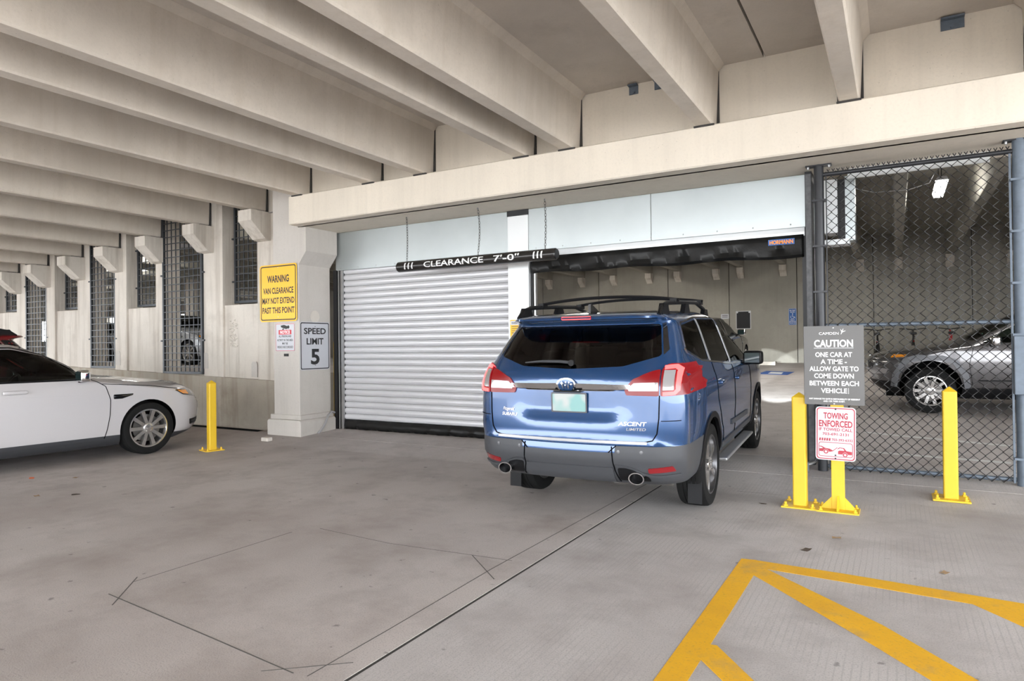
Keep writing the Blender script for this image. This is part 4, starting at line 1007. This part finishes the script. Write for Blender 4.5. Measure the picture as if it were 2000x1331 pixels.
# seams: tailgate, doors, bumper
def seam(root, tree, pth, view, w=.007, m='seam'): addp(root, panel(tree, thick(densify(pth, .05, False), w), view, .004, .025, .004), 'panel_gap', M[m])
for s in (-1, 1):
    seam(suv, T, [(s*.755, 1.10), (s*.75, .92), (s*.735, .80), (s*.70, .745), (s*.64, .732)], 'rear', .009)
    seam(suv, T, [(s*.765, .90), (s*.90, .90)], 'rear', .006)
    seam(suv, T, [(s*.385, .695), (s*.40, .50), (s*.43, .40)], 'rear', .009); seam(suv, T, [(s*.42, .70), (s*.375, .66), (s*.36, .645)], 'rear', .008)
seam(suv, T, [(-.64, .732), (0, .728), (.64, .732)], 'rear', .009)
for vw in ('left', 'right'):
    for pth in ([(1.40, 1.29), (1.42, .95), (1.66, .62), (1.70, .45)], [(2.31, 1.22), (2.33, .8), (2.30, .45)], [(3.32, 1.19), (3.42, .9), (3.40, .45)]): seam(suv, T, pth, vw)
for s in (-1, 1):
    addp(suv, panel(T, thick(densify([(s*.41, .545), (s*.47, .545), (s*.54, .525), (s*.62, .480), (s*.72, .462), (s*.88, .47)], .03, False), .016), 'rear', .012, .02, .02), 'bumper_crease', M['clad'])
    addp(suv, panel(T, round_poly([(s*.43, .415), (s*.42, .52), (s*.50, .52), (s*.56, .505), (s*.66, .455), (s*.68, .415)], .02), 'rear', .004, .03, .01), 'exhaust_surround', M['blackpl'])
addp(suv, panel(T, round_poly([(-.395, .40), (-.385, .525), (.385, .525), (.395, .40)], .01), 'rear', .012, .04, .02), 'lower_valance', M['clad'])
# bumper parking sensors, reflectors, step plate
for y in (-.62, -.44, .44, .66): addp(suv, panel(T, disc(y, .655, .014, 10), 'rear', .004, .03), 'parking_sensor', M['rim_dark'])
for s in (-1, 1): addp(suv, panel(T, round_poly([(s*.665, .485), (s*.66, .525), (s*.84, .545), (s*.855, .50)], .01), 'rear', .006, .05), 'reflector', M['red_lens'])
sp_ = panel(T, [(-.66, .712), (-.66, .732), (.66, .732), (.66, .712)], 'rear', .02, .06, .02); addp(suv, sp_, 'step_plate', M['alu'])
for s in (-1, 1):
    b = MB(); ring = []
    for k, (x, r) in enumerate(((.28, .045), (.04, .052), (.03, .056), (.03, .048), (.20, .044))):
        b.v += [(x, s*.585+r*1.15*math.cos(2*math.pi*q/24), .452+r*.85*math.sin(2*math.pi*q/24)) for q in range(24)]
    for k in range(4): b.f += [(k*24+q, k*24+(q+1) % 24, (k+1)*24+(q+1) % 24, (k+1)*24+q) for q in range(24)]
    b.f.append(tuple(96+q for q in range(24))); b.smooth = True; addp(suv, b, 'exhaust_tip', M['chrome'])
    bb = MB(); bb.v += []; addp(suv, MB().lathe([(.044, .18), (.044, .19)], 20, 'x', (0, s*.585, .452)), 'exhaust_bore', M['well'])
addp(suv, MB().box(.75, 4.5, -.62, .62, .27, .36), 'underbody', M['well'])
addp(suv, MB().tube([(.35, -.8, .36), (.3, -.55, .37), (.35, -.3, .33)], .02, 8), 'exhaust_pipe', M['disc'])
for s in (-1, 1): addp(suv, MB().prism([(.76, .10), (.775, .10), (.80, .42), (.78, .42)], s*.93-.12, s*.93+.0, 'y') if s > 0 else MB().prism([(.76, .10), (.775, .10), (.80, .42), (.78, .42)], -.93, -.81, 'y'), 'mud_flap', M['blackpl'])
# chrome strip, emblem, plate, badges
addp(suv, panel(T, round_poly([(-.53, 1.148), (-.53, 1.182), (0, 1.192), (.53, 1.182), (.53, 1.148), (0, 1.155)], .005), 'rear', .016, .05, .016), 'chrome_strip', M['chrome'])
addp(suv, panel(T, [(-.38, 1.128), (-.40, 1.146), (.40, 1.146), (.38, 1.128)], 'rear', .02, .05, .02), 'handle_strip', M['chrome'])
def ell(cy, cz, a, c, n=28): return [(cy+a*math.cos(2*math.pi*k/n), cz+c*math.sin(2*math.pi*k/n)) for k in range(n)]
em = addp(suv, panel(T, ell(0, 1.185, .082, .046), 'rear', .030, .03, .03), 'emblem', M['chrome'])
em2 = panel(T, ell(0, 1.185, .070, .036), 'rear', .032, .03, .01).obj('emblem_field', M['blue_paint'], em)
def star(cy, cz, r): return [(cy+(r if k % 2 == 0 else r*.38)*math.sin(math.pi*k/4), cz+(r if k % 2 == 0 else r*.38)*math.cos(math.pi*k/4)) for k in range(8)]
for (y, z, r) in ((.035, .006, .014), (0, .013, .008), (-.028, .012, .008), (.003, -.012, .008), (-.022, -.014, .008), (-.048, -.002, .008)):
    panel(T, star(y, 1.185+z, r), 'rear', .034, .02, .008).obj('emblem_star', M['chrome'], em)
pt = MB().prism(rrect(.305, .153, .008, 3), 0, .004, 'z').obj('license_plate', None or M['signw'], suv); pt.rotation_euler = (R90, 0, -R90); pt.location = (.083, -.01, 1.03)
tn = NT('smeared_plate_print'); tn.set(Roughness=.4)
tn.l(tn.mix((.40, .42, .41), (.19, .36, .35), tn.ramp(tn.noise(9, 1, .3), [(.42, 0.0), (.6, 1.0)])), tn.b.inputs['Base Color']); pt.data.materials[0] = tn.m
b = MB(); ringplate(b, rrect(.318, .165, .01, 3), rrect(.296, .143, .008, 3), -.002, .007); pf = b.obj('plate_frame', M['rim_dark'], pt)
addp(suv, MB().box(.06, .10, -.12, .12, 1.118, 1.13), 'plate_lamp', M['blackpl'])
def badge(txt, y, z, size, w, shear=0.0, bold=.01, x=.083, m='chrome'):
    o = text_obj(txt, size, M[m], suv, (0, 0, 0), (0, 0, 0), bold=bold, width=w, shear=shear, depth=.003, name='badge')
    for v in o.data.vertices:
        yy = y-v.co.x; zz = z+v.co.y; loc, no, _, _ = T.ray_cast(Vector((-2, yy, zz)), Vector((1, 0, 0)))
        v.co = Vector((loc.x-.002-v.co.z*1.0, yy, zz))
badge('ASCENT', -.545, .875, .032, .225, .15); badge('LIMITED', -.575, .832, .022, .155, .15)
badge('Fitzgerald', .565, .955, .030, .115, .35, 0); badge('SUBARU', .555, .915, .026, .155, .1, .012); badge('_________', .548, .897, .004, .10)
# tail lights
for s in (-1, 1):
    inn = round_poly([(s*.50, 1.10), (s*.485, 1.15), (s*.55, 1.225), (s*.70, 1.285), (s*.752, 1.295), (s*.752, 1.095)], .015)
    tl = addp(suv, panel(T, inn, 'rear', .014, .04, .02), 'tail_light', M['red_glow'])
    panel(T, [(s*.52, 1.135), (s*.515, 1.158), (s*.56, 1.195), (s*.745, 1.20), (s*.745, 1.135)], 'rear', .018, .04, .01).obj('reverse_lens', M['clear_lens'], tl)
    out = round_poly([(s*.762, 1.095), (s*.762, 1.30), (s*.80, 1.335), (s*.875, 1.335), (s*.955, 1.29), (s*.97, 1.10)], .015)
    tl = addp(suv, panel(T, out, 'rear', .016, .035, .02), 'tail_light', M['red_glow'])
    panel(T, [(s*.775, 1.14), (s*.775, 1.285), (s*.845, 1.285), (s*.845, 1.14)], 'rear', .019, .04, .01).obj('clear_lens', M['clear_lens'], tl)
    pth = densify([(s*.775, 1.305), (s*.845, 1.312), (s*.872, 1.29), (s*.872, 1.14), (s*.85, 1.115), (s*.775, 1.112)], .02, False)
    panel(T, thick(pth, .028), 'rear', .021, .03, .01).obj('led_strip', M['red_lit'], tl)
    vw = 'right' if s < 0 else 'left'
    tl = addp(suv, panel(T, round_poly([(.27, 1.10), (.28, 1.32), (.32, 1.305), (.40, 1.23), (.39, 1.15), (.34, 1.10)], .02), vw, .012, .04, .015), 'tail_light', M['red_glow'])
addp(suv, panel(T, round_poly([(-.135, 1.715), (-.135, 1.737), (.135, 1.737), (.135, 1.715)], .006), 'rear', .006, .05, .012), 'high_brake_light', M['brake_strip'])
# wiper
b = MB(); P = [(-.02, 1.352), (.10, 1.362), (.28, 1.362), (.43, 1.350)]; pts = []
for y, z in P:
    loc, no, _, _ = T.ray_cast(Vector((-2, y, z)), Vector((1, 0, 0))); pts.append(loc+Vector((-.022, 0, .004)))
b.tube(pts, [.014, .013, .010, .006], 8); wp = addp(suv, b, 'wiper', M['clad']); MB().lathe([(.026, -.03), (.024, .0), (.012, .012)], 16, 'x', tuple(pts[0])).obj('wiper_pivot', M['blackpl'], wp)
# roof rails, cross bars, antenna
for s in (-1, 1):
    y = s*.66
    def rt(x): 
        loc = T.ray_cast(Vector((x, y, 4)), Vector((0, 0, -1)))[0]; return loc.z
    pts = [(.52, y, rt(.52)-.005), (.62, y, rt(.62)+.05), (.80, y, rt(.8)+.085), (1.3, y, rt(1.3)+.095), (1.9, y, rt(1.9)+.10), (2.25, y, rt(2.25)+.075), (2.42, y, rt(2.42)+.01)]
    rl = addp(suv, MB().tube(pts, [.020, .024, .022, .02, .02, .02, .014], 10), 'roof_rail', M['blackpl'])
    for x in (.68, 1.45, 2.30): MB().prism([(x-.13, rt(x)-.01), (x+.11, rt(x)-.01), (x+.06, rt(x)+.075), (x-.06, rt(x)+.08)], y-.022, y+.022, 'y').obj('rail_foot', M['blackpl'], rl)
for x in (1.05, 2.05):
    b = MB(); pts = [(x, -.70+1.4*k/12, 1.87+.05*(1-abs(2*k/12-1)**2.2)) for k in range(13)]; b.tube(pts, .015, 8); cbar = addp(suv, b, 'cross_bar', M['blackpl'])
    for s in (-1, 1): MB().box(x-.05, x+.05, s*.66-.03, s*.66+.03, 1.835, 1.885).obj('bar_clamp', M['blackpl'], cbar)
addp(suv, MB().prism([(.62, 1.755), (.86, 1.772), (.80, 1.80), (.66, 1.85), (.63, 1.845)], -.012, .012, 'y'), 'antenna_fin', M['black_paint'])
# mirrors, handles, running boards, arch lips, door inserts
for s in (-1, 1):
    mirror(suv, 3.02, .93, 1.23, s, M['blackpl'])
    hm_ = rbox(.20, .035, .035, .014); hm_.materials.append(M['blue_paint'])
    for x, z in ((1.62, 1.08), (2.55, 1.045)): inst('door_handle', hm_, suv, (x, s*.967, z))
    addp(suv, MB().box(1.72, 3.42, min(s*.86, s*.975), max(s*.86, s*.975), .29, .32), 'running_board', M['alu'], bevel=.012)
    for xa in (1.13, 4.02):
        pth = [(xa+.43*math.cos(a), .40+.43*math.sin(a)) for a in np.linspace(-.25, math.pi+.25, 26)]
        addp(suv, panel(T, thick(pth, .05), 'left' if s > 0 else 'right', .010, .05, .02), 'arch_trim', M['clad'] if 0 else M['blackpl'])
both(suv, T, [(1.62, .44), (1.62, .50), (3.42, .50), (3.42, .44)], 'sill_trim', M['clad'], .012, .08)
both(suv, T, thick([(2.1, .62), (3.1, .60)], .05), 'door_trim', M['clad'], .012, .08)
sw = wheel_meshes(.377, .245, .262, 5, 'split'); add_wheels(suv, sw, .377, .245, (1.13, 4.02), .945)
seats(suv, (1.25, 2.1, 2.9), (-.38, .38), .75, M['seat'])
addp(suv, MB().box(3.3, 3.6, -.75, .75, .7, 1.15), 'dashboard', M['cabin'])
for s in (-1, 1): addp(suv, panel(T, round_poly([(s*.55, .93), (s*.55, 1.0), (s*.85, 1.02), (s*.87, .95)], .02), 'front', .01, .05), 'headlight', emit('lit_headlamp', (.9, .96, 1.0), 6) if s < 0 else bpy.data.materials['lit_headlamp'])
for s in (-1, 1):
    ld = bpy.data.lights.new('headlamp_beam', 'SPOT'); ld.energy = 1000; ld.spot_size = math.radians(14); ld.spot_blend = .04; ld.shadow_soft_size = .05; ld.color = (.9, .97, 1.0)
    lo = bpy.data.objects.new('headlamp_beam', ld); link(lo, suv); lo.location = (5.08, s*.68, .95); lo.rotation_euler = (0, math.radians(-90+7+1.3), 0)

# ------------------------------------------------------------ white sedan
SD = [(0.17, 0.55, 4.76, 0.8, 0.05, 0.2, 0.072, 0.24), (0.23, 0.18, 4.99, 0.88, 0.08, 0.22, 0.144, 0.32), (0.3, 0.07, 5.12, 0.93, 0.1, 0.25, 0.187, 0.36), (0.42, 0.02, 5.18, 0.955, 0.12, 0.25, 0.216, 0.36), (0.55, 0.0, 5.21, 0.963, 0.12, 0.25, 0.23, 0.36), (0.66, 0.01, 5.205, 0.966, 0.12, 0.25, 0.238, 0.36), (0.76, 0.04, 5.16, 0.962, 0.12, 0.25, 0.245, 0.36), (0.84, 0.05, 5.07, 0.957, 0.12, 0.22, 0.245, 0.336), (0.9, 0.06, 4.9, 0.95, 0.12, 0.2, 0.23, 0.32), (0.95, 0.065, 4.56, 0.942, 0.12, 0.2, 0.202, 0.32), (1.0, 0.07, 4.18, 0.93, 0.12, 0.2, 0.144, 0.32), (1.04, 0.075, 3.84, 0.915, 0.12, 0.2, 0.115, 0.28), (1.07, 0.09, 3.68, 0.9, 0.12, 0.2, 0.16, 0.3), (1.1, 0.22, 3.6, 0.885, 0.12, 0.2, 0.18, 0.2), (1.14, 0.5, 3.52, 0.865, 0.12, 0.2, 0.2, 0.18), (1.25, 0.72, 3.42, 0.82, 0.14, 0.2, 0.22, 0.18), (1.36, 0.95, 3.24, 0.768, 0.15, 0.2, 0.24, 0.18), (1.44, 1.12, 3.09, 0.725, 0.15, 0.2, 0.25, 0.2), (1.5, 1.3, 2.95, 0.68, 0.15, 0.2, 0.25, 0.2), (1.54, 1.5, 2.8, 0.61, 0.15, 0.2, 0.22, 0.2), (1.562, 1.75, 2.6, 0.47, 0.1, 0.15, 0.12, 0.15), (1.572, 1.95, 2.3, 0.22, 0.05, 0.1, 0.05, 0.1)]
sd_win = {'front': round_poly([(2.30, 1.095), (2.28, 1.49), (2.62, 1.485), (3.02, 1.385), (3.35, 1.175), (3.43, 1.095)], .02), 'rear': round_poly([(1.25, 1.12), (1.45, 1.42), (1.80, 1.485), (2.19, 1.495), (2.22, 1.095)], .03)}
sd_ws = round_poly([(-.74, 1.13), (-.58, 1.51), (.58, 1.51), (.74, 1.13)], .04)
sd_rear = round_poly([(-.68, 1.17), (-.55, 1.46), (.55, 1.46), (.68, 1.17)], .04)
AX = 4.17
def sedan_deform(x, y, z):
    if z > .74 and x > 3.3: z += .075*max(0, 1-(y/.92)**2)*min(1, (z-.74)/.16)*min(1, max(0, (x-3.3)/.4))*(1 if z < 1.1 else max(0, 1-(z-1.1)/.08))
    return (x, y, z)
def make_sedan(name):
    r = empty(name)
    me, T = make_body(r, SD, 5.154, M['white_paint'], (AX-2.868, AX), .395, .955, (.55, 1.525, .95, 3.55), [(sd_win['front'], 'side'), (sd_win['rear'], 'side'), (sd_ws, 'front'), (sd_rear, 'rear')], extra=(.27, .32), deform=sedan_deform, zarch=.375, tf=.07)
    sl_ = split_faces(me, lambda c, n, mi: mi == 0 and (c.z < .27 or (c.z < .32 and 1.6 < c.x < 3.85)), 'sill_cladding')
    inst('body', me, r); sl_.materials[0] = M['clad']; sl_.name = 'sill_cladding'; inst('sill_cladding', sl_, r)
    for k in sd_win: both(r, T, sd_win[k], 'window', M['glass'], -.004, .08, .004)
    addp(r, panel(T, sd_ws, 'front', -.004, .1, .004), 'windshield', M['glass']); addp(r, panel(T, sd_rear, 'rear', -.004, .1, .004), 'rear_window', M['glass'])
    both(r, T, thick([(2.205, 1.10), (2.19, 1.24), (2.235, 1.497)], .10), 'pillar_trim', M['gloss_black'], .002, .07)
    both(r, T, thick([(1.2, 1.098), (2.2, 1.085), (3.42, 1.082)], .020), 'window_trim', M['blackpl'], .004, .08)
    both(r, T, thick([(1.44, 1.44), (1.8, 1.502), (2.28, 1.508), (2.63, 1.502), (3.03, 1.402), (3.36, 1.192), (3.45, 1.10)], .018), 'window_trim', M['blackpl'], .003, .08)
    both(r, T, [(3.28, 1.095), (3.30, 1.16), (3.40, 1.095)], 'mirror_sail', M['gloss_black'], .006, .05)
    for vw in ('left', 'right'):
        for pth in ([(2.215, 1.09), (2.30, .95), (2.33, .75), (2.31, .55), (2.36, .40), (2.38, .25)], [(3.46, 1.075), (3.60, .98), (3.65, .80), (3.64, .60), (3.61, .42), (3.58, .29)], [(1.25, 1.09), (1.40, .8), (1.72, .45), (1.75, .3)]): seam(r, T, pth, vw, .008)
        seam(r, T, [(3.55, 1.015), (4.2, .955), (4.62, .89)], vw, .006)
        addp(r, panel(T, thick(densify([(1.5, .92), (2.6, .905), (3.6, .88)], .1, False), .012), vw, .004, .08), 'crease', M['white_paint'])
        addp(r, panel(T, round_poly([(3.69, .865), (3.69, .805), (3.80, .805), (3.94, .845), (3.95, .865)], .01), vw, .006, .04), 'fender_vent', M['gloss_black'])
        vt = addp(r, panel(T, thick([(3.70, .838), (3.93, .852)], .01), vw, .012, .04), 'fender_vent', M['chrome'])
        hl = addp(r, panel(T, round_poly([(4.56, .875), (4.68, .80), (5.10, .735), (5.09, .79), (4.82, .885)], .015), vw, .006, .04), 'headlight', M['gloss_black'])
        panel(T, round_poly([(4.60, .868), (4.69, .815), (4.80, .797), (4.77, .858)], .01), vw, .009, .04, .006).obj('turn_lens', M['orange_lens'], hl)
        panel(T, round_poly([(4.86, .85), (4.88, .80), (5.0, .78), (4.96, .82)], .01), vw, .009, .04, .006).obj('clear_lens', M['clear_lens'], hl)
        addp(r, panel(T, round_poly([(4.80, .43), (4.82, .35), (5.06, .36), (5.06, .44)], .012), vw, .006, .05), 'fog_grille', M['blackpl'])
        for z in (.365, .395): addp(r, panel(T, thick([(4.84, z), (5.04, z+.012)], .010), vw, .012, .05), 'fog_grille_bar', M['clad'])
    for s in (-1, 1):
        mirror(r, 3.29, .90, 1.135, s, M['chrome'])
        hm_ = rbox(.26, .035, .045, .017); hm_.materials.append(M['white_paint'])
        for x in (2.56, 1.55): inst('door_handle', hm_, r, (x, s*.972, .965))
    addp(r, MB().box(.3, 4.55, -.7, .7, .17, .26), 'underbody', M['well'])
    addp(r, panel(T, [(-.6, .45), (-.6, .72), (.6, .72), (.6, .45)], 'front', .006, .08), 'radiator_grille', M['gloss_black'])
    sw = wheel_meshes(.367, .245, .262, 10, 'plain'); add_wheels(r, sw, .367, .245, (AX-2.868, AX), .945)
    seats(r, (1.65, 2.55), (-.4, .4), .52, M['cabin'])
    addp(r, MB().box(3.15, 3.6, -.72, .72, .6, 1.02), 'dashboard', M['cabin'], bevel=.03)
    tor = [(3.02, .38+.19*math.cos(a), .95+.19*math.sin(a)) for a in np.linspace(0, 2*math.pi, 28, endpoint=False)]
    addp(r, MB().tube([(3.02+.35*(p[2]-.95), p[1], p[2]) for p in tor], .016, 8, closed=True), 'steering_wheel', M['rim_dark'])
    return r
sed = make_sedan('sedan'); tag(sed, 'white four-door sedan parked with its nose towards the grille wall', 'car')
ph_ = math.radians(3.0); hdv = Vector((math.sin(ph_), math.cos(ph_))); rgt = Vector((math.cos(ph_), -math.sin(ph_)))
FWp = Vector((-9.07, 5.57)); rootp = FWp-rgt*.945-hdv*AX
sed.location = (rootp.x, rootp.y, 0); sed.rotation_euler = (0, 0, R90-ph_)

# ------------------------------------------------------------ grey crossover behind the fence
JT = [(.24, .5, 4.2, .78, .05, .2, .1, .3), (.32, .2, 4.40, .85, .08, .2, .2, .35), (.42, .07, 4.52, .89, .1, .25, .25, .4), (.55, .02, 4.58, .915, .1, .25, .28, .4), (.70, .0, 4.605, .925, .1, .22, .3, .4), (.82, .02, 4.59, .925, .1, .22, .3, .4), (.89, .03, 4.50, .92, .1, .2, .3, .4), (.95, .04, 4.28, .915, .1, .2, .28, .4),
      (1.0, .05, 4.02, .91, .1, .2, .25, .35), (1.05, .06, 3.68, .90, .1, .2, .2, .35), (1.09, .07, 3.40, .89, .1, .2, .18, .3), (1.12, .08, 3.28, .88, .1, .2, .2, .2), (1.2, .14, 3.15, .855, .1, .2, .2, .2), (1.35, .30, 2.88, .80, .12, .2, .22, .2), (1.5, .45, 2.58, .74, .12, .2, .22, .2), (1.58, .52, 2.38, .70, .12, .2, .22, .2), (1.62, .45, 2.22, .66, .12, .2, .2, .2), (1.65, .7, 2.0, .55, .1, .2, .15, .2), (1.665, 1.1, 1.7, .3, .05, .1, .05, .1)]
jw = [round_poly([(1.85, 1.13), (1.82, 1.56), (2.15, 1.55), (2.45, 1.45), (2.98, 1.155), (2.98, 1.12)], .02), round_poly([(.95, 1.16), (1.1, 1.52), (1.74, 1.56), (1.77, 1.13)], .03)]
jws = round_poly([(-.72, 1.15), (-.6, 1.57), (.6, 1.57), (.72, 1.15)], .04)
cro = empty('crossover', (0, 0, 0), 0, 'grey crossover parked sideways behind the chain-link fence', 'car')
me, T = make_body(cro, JT, 4.62, M['grey_paint'], (.98, 3.68), .43, .905, (.6, 1.6, .6, 3.15), [(p_, 'side') for p_ in jw]+[(jws, 'front')], extra=(.42, .5), zarch=.42)
cl2 = split_faces(me, lambda c, n, mi: mi == 0 and (c.z < .50 and c.z < (.50 if c.x > 3.2 or c.x < 1.4 else .42)), 'cladding'); cl2.materials[0] = M['blackpl']
inst('body', me, cro); inst('cladding', cl2, cro)
for p_ in jw: both(cro, T, p_, 'window', M['glass'], -.004, .08, .004)
addp(cro, panel(T, jws, 'front', -.004, .1, .004), 'windshield', M['glass'])
M['arch'] = plain('pale_arch_cladding', (.17, .175, .19), .45, .2, .1, 10)
for xa in (.98, 3.68):
    pth = [(xa-.50, .42), (xa-.47, .62), (xa-.33, .84), (xa-.16, .89), (xa+.16, .89), (xa+.33, .84), (xa+.47, .62), (xa+.50, .42)]
    both(cro, T, thick(pth, .085), 'arch_trim', M['arch'], .02, .06, .03)
for vw in ('left', 'right'):
    for pth in ([(1.80, 1.12), (1.82, .8), (1.86, .45)], [(3.10, 1.08), (3.16, .8), (3.12, .45)]): seam(cro, T, pth, vw)
    hl = addp(cro, panel(T, round_poly([(3.98, .935), (4.0, .90), (4.55, .855), (4.55, .885), (4.2, .935)], .01), vw, .008, .05), 'headlight', M['chrome'])
    panel(T, [(4.0, .93), (4.02, .90), (4.22, .885), (4.18, .925)], vw, .012, .04).obj('marker_lens', M['orange_lens'], hl)
    addp(cro, panel(T, round_poly([(4.26, .70), (4.30, .62), (4.52, .60), (4.52, .72)], .02), vw, .008, .05), 'fog_lamp', M['clear_lens'])
    addp(cro, panel(T, thick([(1.2, .56), (3.05, .54)], .02), vw, .008, .06), 'door_trim', M['blackpl'])
for s in (-1, 1): mirror(cro, 2.84, .87, 1.16, s, M['chrome'])
addp(cro, MB().box(.2, 4.3, -.65, .65, .24, .34), 'underbody', M['well'])
jwm = wheel_meshes(.363, .225, .235, 10, 'plain'); add_wheels(cro, jwm, .363, .225, (.98, 3.68), .90)
seats(cro, (1.2, 2.1), (-.36, .36), .65, M['cabin']); addp(cro, MB().box(2.75, 3.1, -.7, .7, .65, 1.08), 'dashboard', M['cabin'])
cro.location = (.46+3.68, 13.47, zf(13.47)); cro.rotation_euler = (-math.atan(SL), 0, math.pi)

# ------------------------------------------------------------ other cars (copies with their own paint)
def car_copy(src, name, label, loc, rot, frm, to):
    c = copy_tree(src, None, {M[frm].name: M[to]}); c.name = name; c.location = loc; c.rotation_euler = rot; c['label'] = label
    if 'group' in c: del c['group']
    return c
def strip_lights(c):
    for ch in list(c.children):
        if ch.type == 'LIGHT': bpy.data.objects.remove(ch)
p = onX(57, 641, -12.3)
rs = car_copy(suv, 'suv', 'dark red SUV backed in beyond the white sedan', (-12.95, p[1]+.33, -.03), (0, 0, -R90), 'blue_paint', 'red_paint'); strip_lights(rs)
for vw in ('left', 'right'): addp(rs, panel(T0, round_poly([(.47, 1.44), (.56, 1.665), (.78, 1.665), (.645, 1.455), (.66, 1.40), (.50, 1.36)], .02), vw, .004, .05), 'rear_quarter_window', M['pane'])
for ch in rs.children:
    for sl_ in ch.material_slots:
        if sl_.material and sl_.material.name in ('lit_red_lamp', 'glowing_red_lens', 'lit_headlamp'): nm_ = sl_.material.name; sl_.link = 'OBJECT'; sl_.material = M['red_lens'] if 'red' in nm_ else M['clear_lens']
    for g2 in ch.children:
        for sl_ in g2.material_slots:
            if sl_.material and sl_.material.name == 'lit_red_lamp': sl_.link = 'OBJECT'; sl_.material = M['red_lens']
car_copy(sed, 'sedan', 'silver sedan seen through the tall grille by the round column', (-18.1-AX, 13.25, .97), (0, 0, 0), 'white_paint', 'silver_paint')
car_copy(cro, 'crossover', 'silver crossover seen through the tall grille above the sedan mirror', (-31.5, 16.2, .97), (0, 0, 0), 'grey_paint', 'silver_paint')
p = onY(1450, 660, 18.4)
car_copy(sed, 'sedan', 'black sedan parked at the inner back wall beyond the blue SUV', (p[0]-1.0, 15.0, zf(15.0)), (0, -math.atan(SL), R90), 'white_paint', 'black_paint')

# ------------------------------------------------------------ bicycles along the inner back wall
bkm = [plain('bike_black', (.015, .015, .016), .4), plain('bike_red', (.5, .02, .03), .4)]
def bicycle(x, y, rz, lab, fm):
    o = empty('bicycle', (x, y, zf(y)), rz, lab, 'bicycle', 'bicycles along the inner back wall'); o.rotation_euler = (0, -math.atan(SL), rz)
    for wx in (0, 1.02):
        b = MB(); b.tube([(wx+.32*math.cos(a), 0, .34+.32*math.sin(a)) for a in np.linspace(0, 2*math.pi, 32, endpoint=False)], .018, 6, closed=True); t = b.obj('wheel', M['tyre'], o)
        b = MB()
        for k in range(9): a = math.pi*k/9; b.tube([(wx+.31*math.cos(a), 0, .34+.31*math.sin(a)), (wx-.31*math.cos(a), 0, .34-.31*math.sin(a))], .0025, 3)
        b.obj('spokes', M['alu'], t)
    b = MB(); bb, st_, hd_ = (.44, 0, .30), (.32, 0, .76), (.86, 0, .80)
    for A, B in ((bb, st_), (bb, hd_), (st_, hd_), ((0, .05, .34), bb), ((0, -.05, .34), bb), ((0, .05, .34), st_), ((0, -.05, .34), st_), (hd_, (1.02, .05, .34)), (hd_, (1.02, -.05, .34)), (st_, (.29, 0, .90)), (hd_, (.85, 0, .98))): b.tube([A, B], .017, 8)
    b.obj('frame', fm, o)
    MB().tube([(.80, -.32, 1.03), (.86, -.2, 1.02), (.86, 0, .99), (.86, .2, 1.02), (.80, .32, 1.03)], .014, 8).obj('handlebar', bkm[0], o)
    sd_ = rbox(.26, .15, .06, .025); sd_.materials.append(bkm[0]); inst('saddle', sd_, o, (.27, 0, .92))
    MB().lathe([(.10, -.006), (.10, .006)], 20, 'y', (.44, .05, .30)).obj('chainring', M['steel'], o)
    MB().lathe([(.022, 0), (.022, .02)], 10, 'x', (.12, 0, .72)).obj('reflector', M['red_lens'], o)
for i, (x, lab, k) in enumerate(((-1.3, 'black bicycle parked nearest the grey caution sign board', 0), (-.45, 'black bicycle with a red rear reflector between two black bicycles', 0), (.40, 'black bicycle with curved bars beside the red bicycle', 0), (1.25, 'red framed bicycle leaning near the crossover windshield', 1))):
    bicycle(x, 20.5, R90, lab, bkm[k])
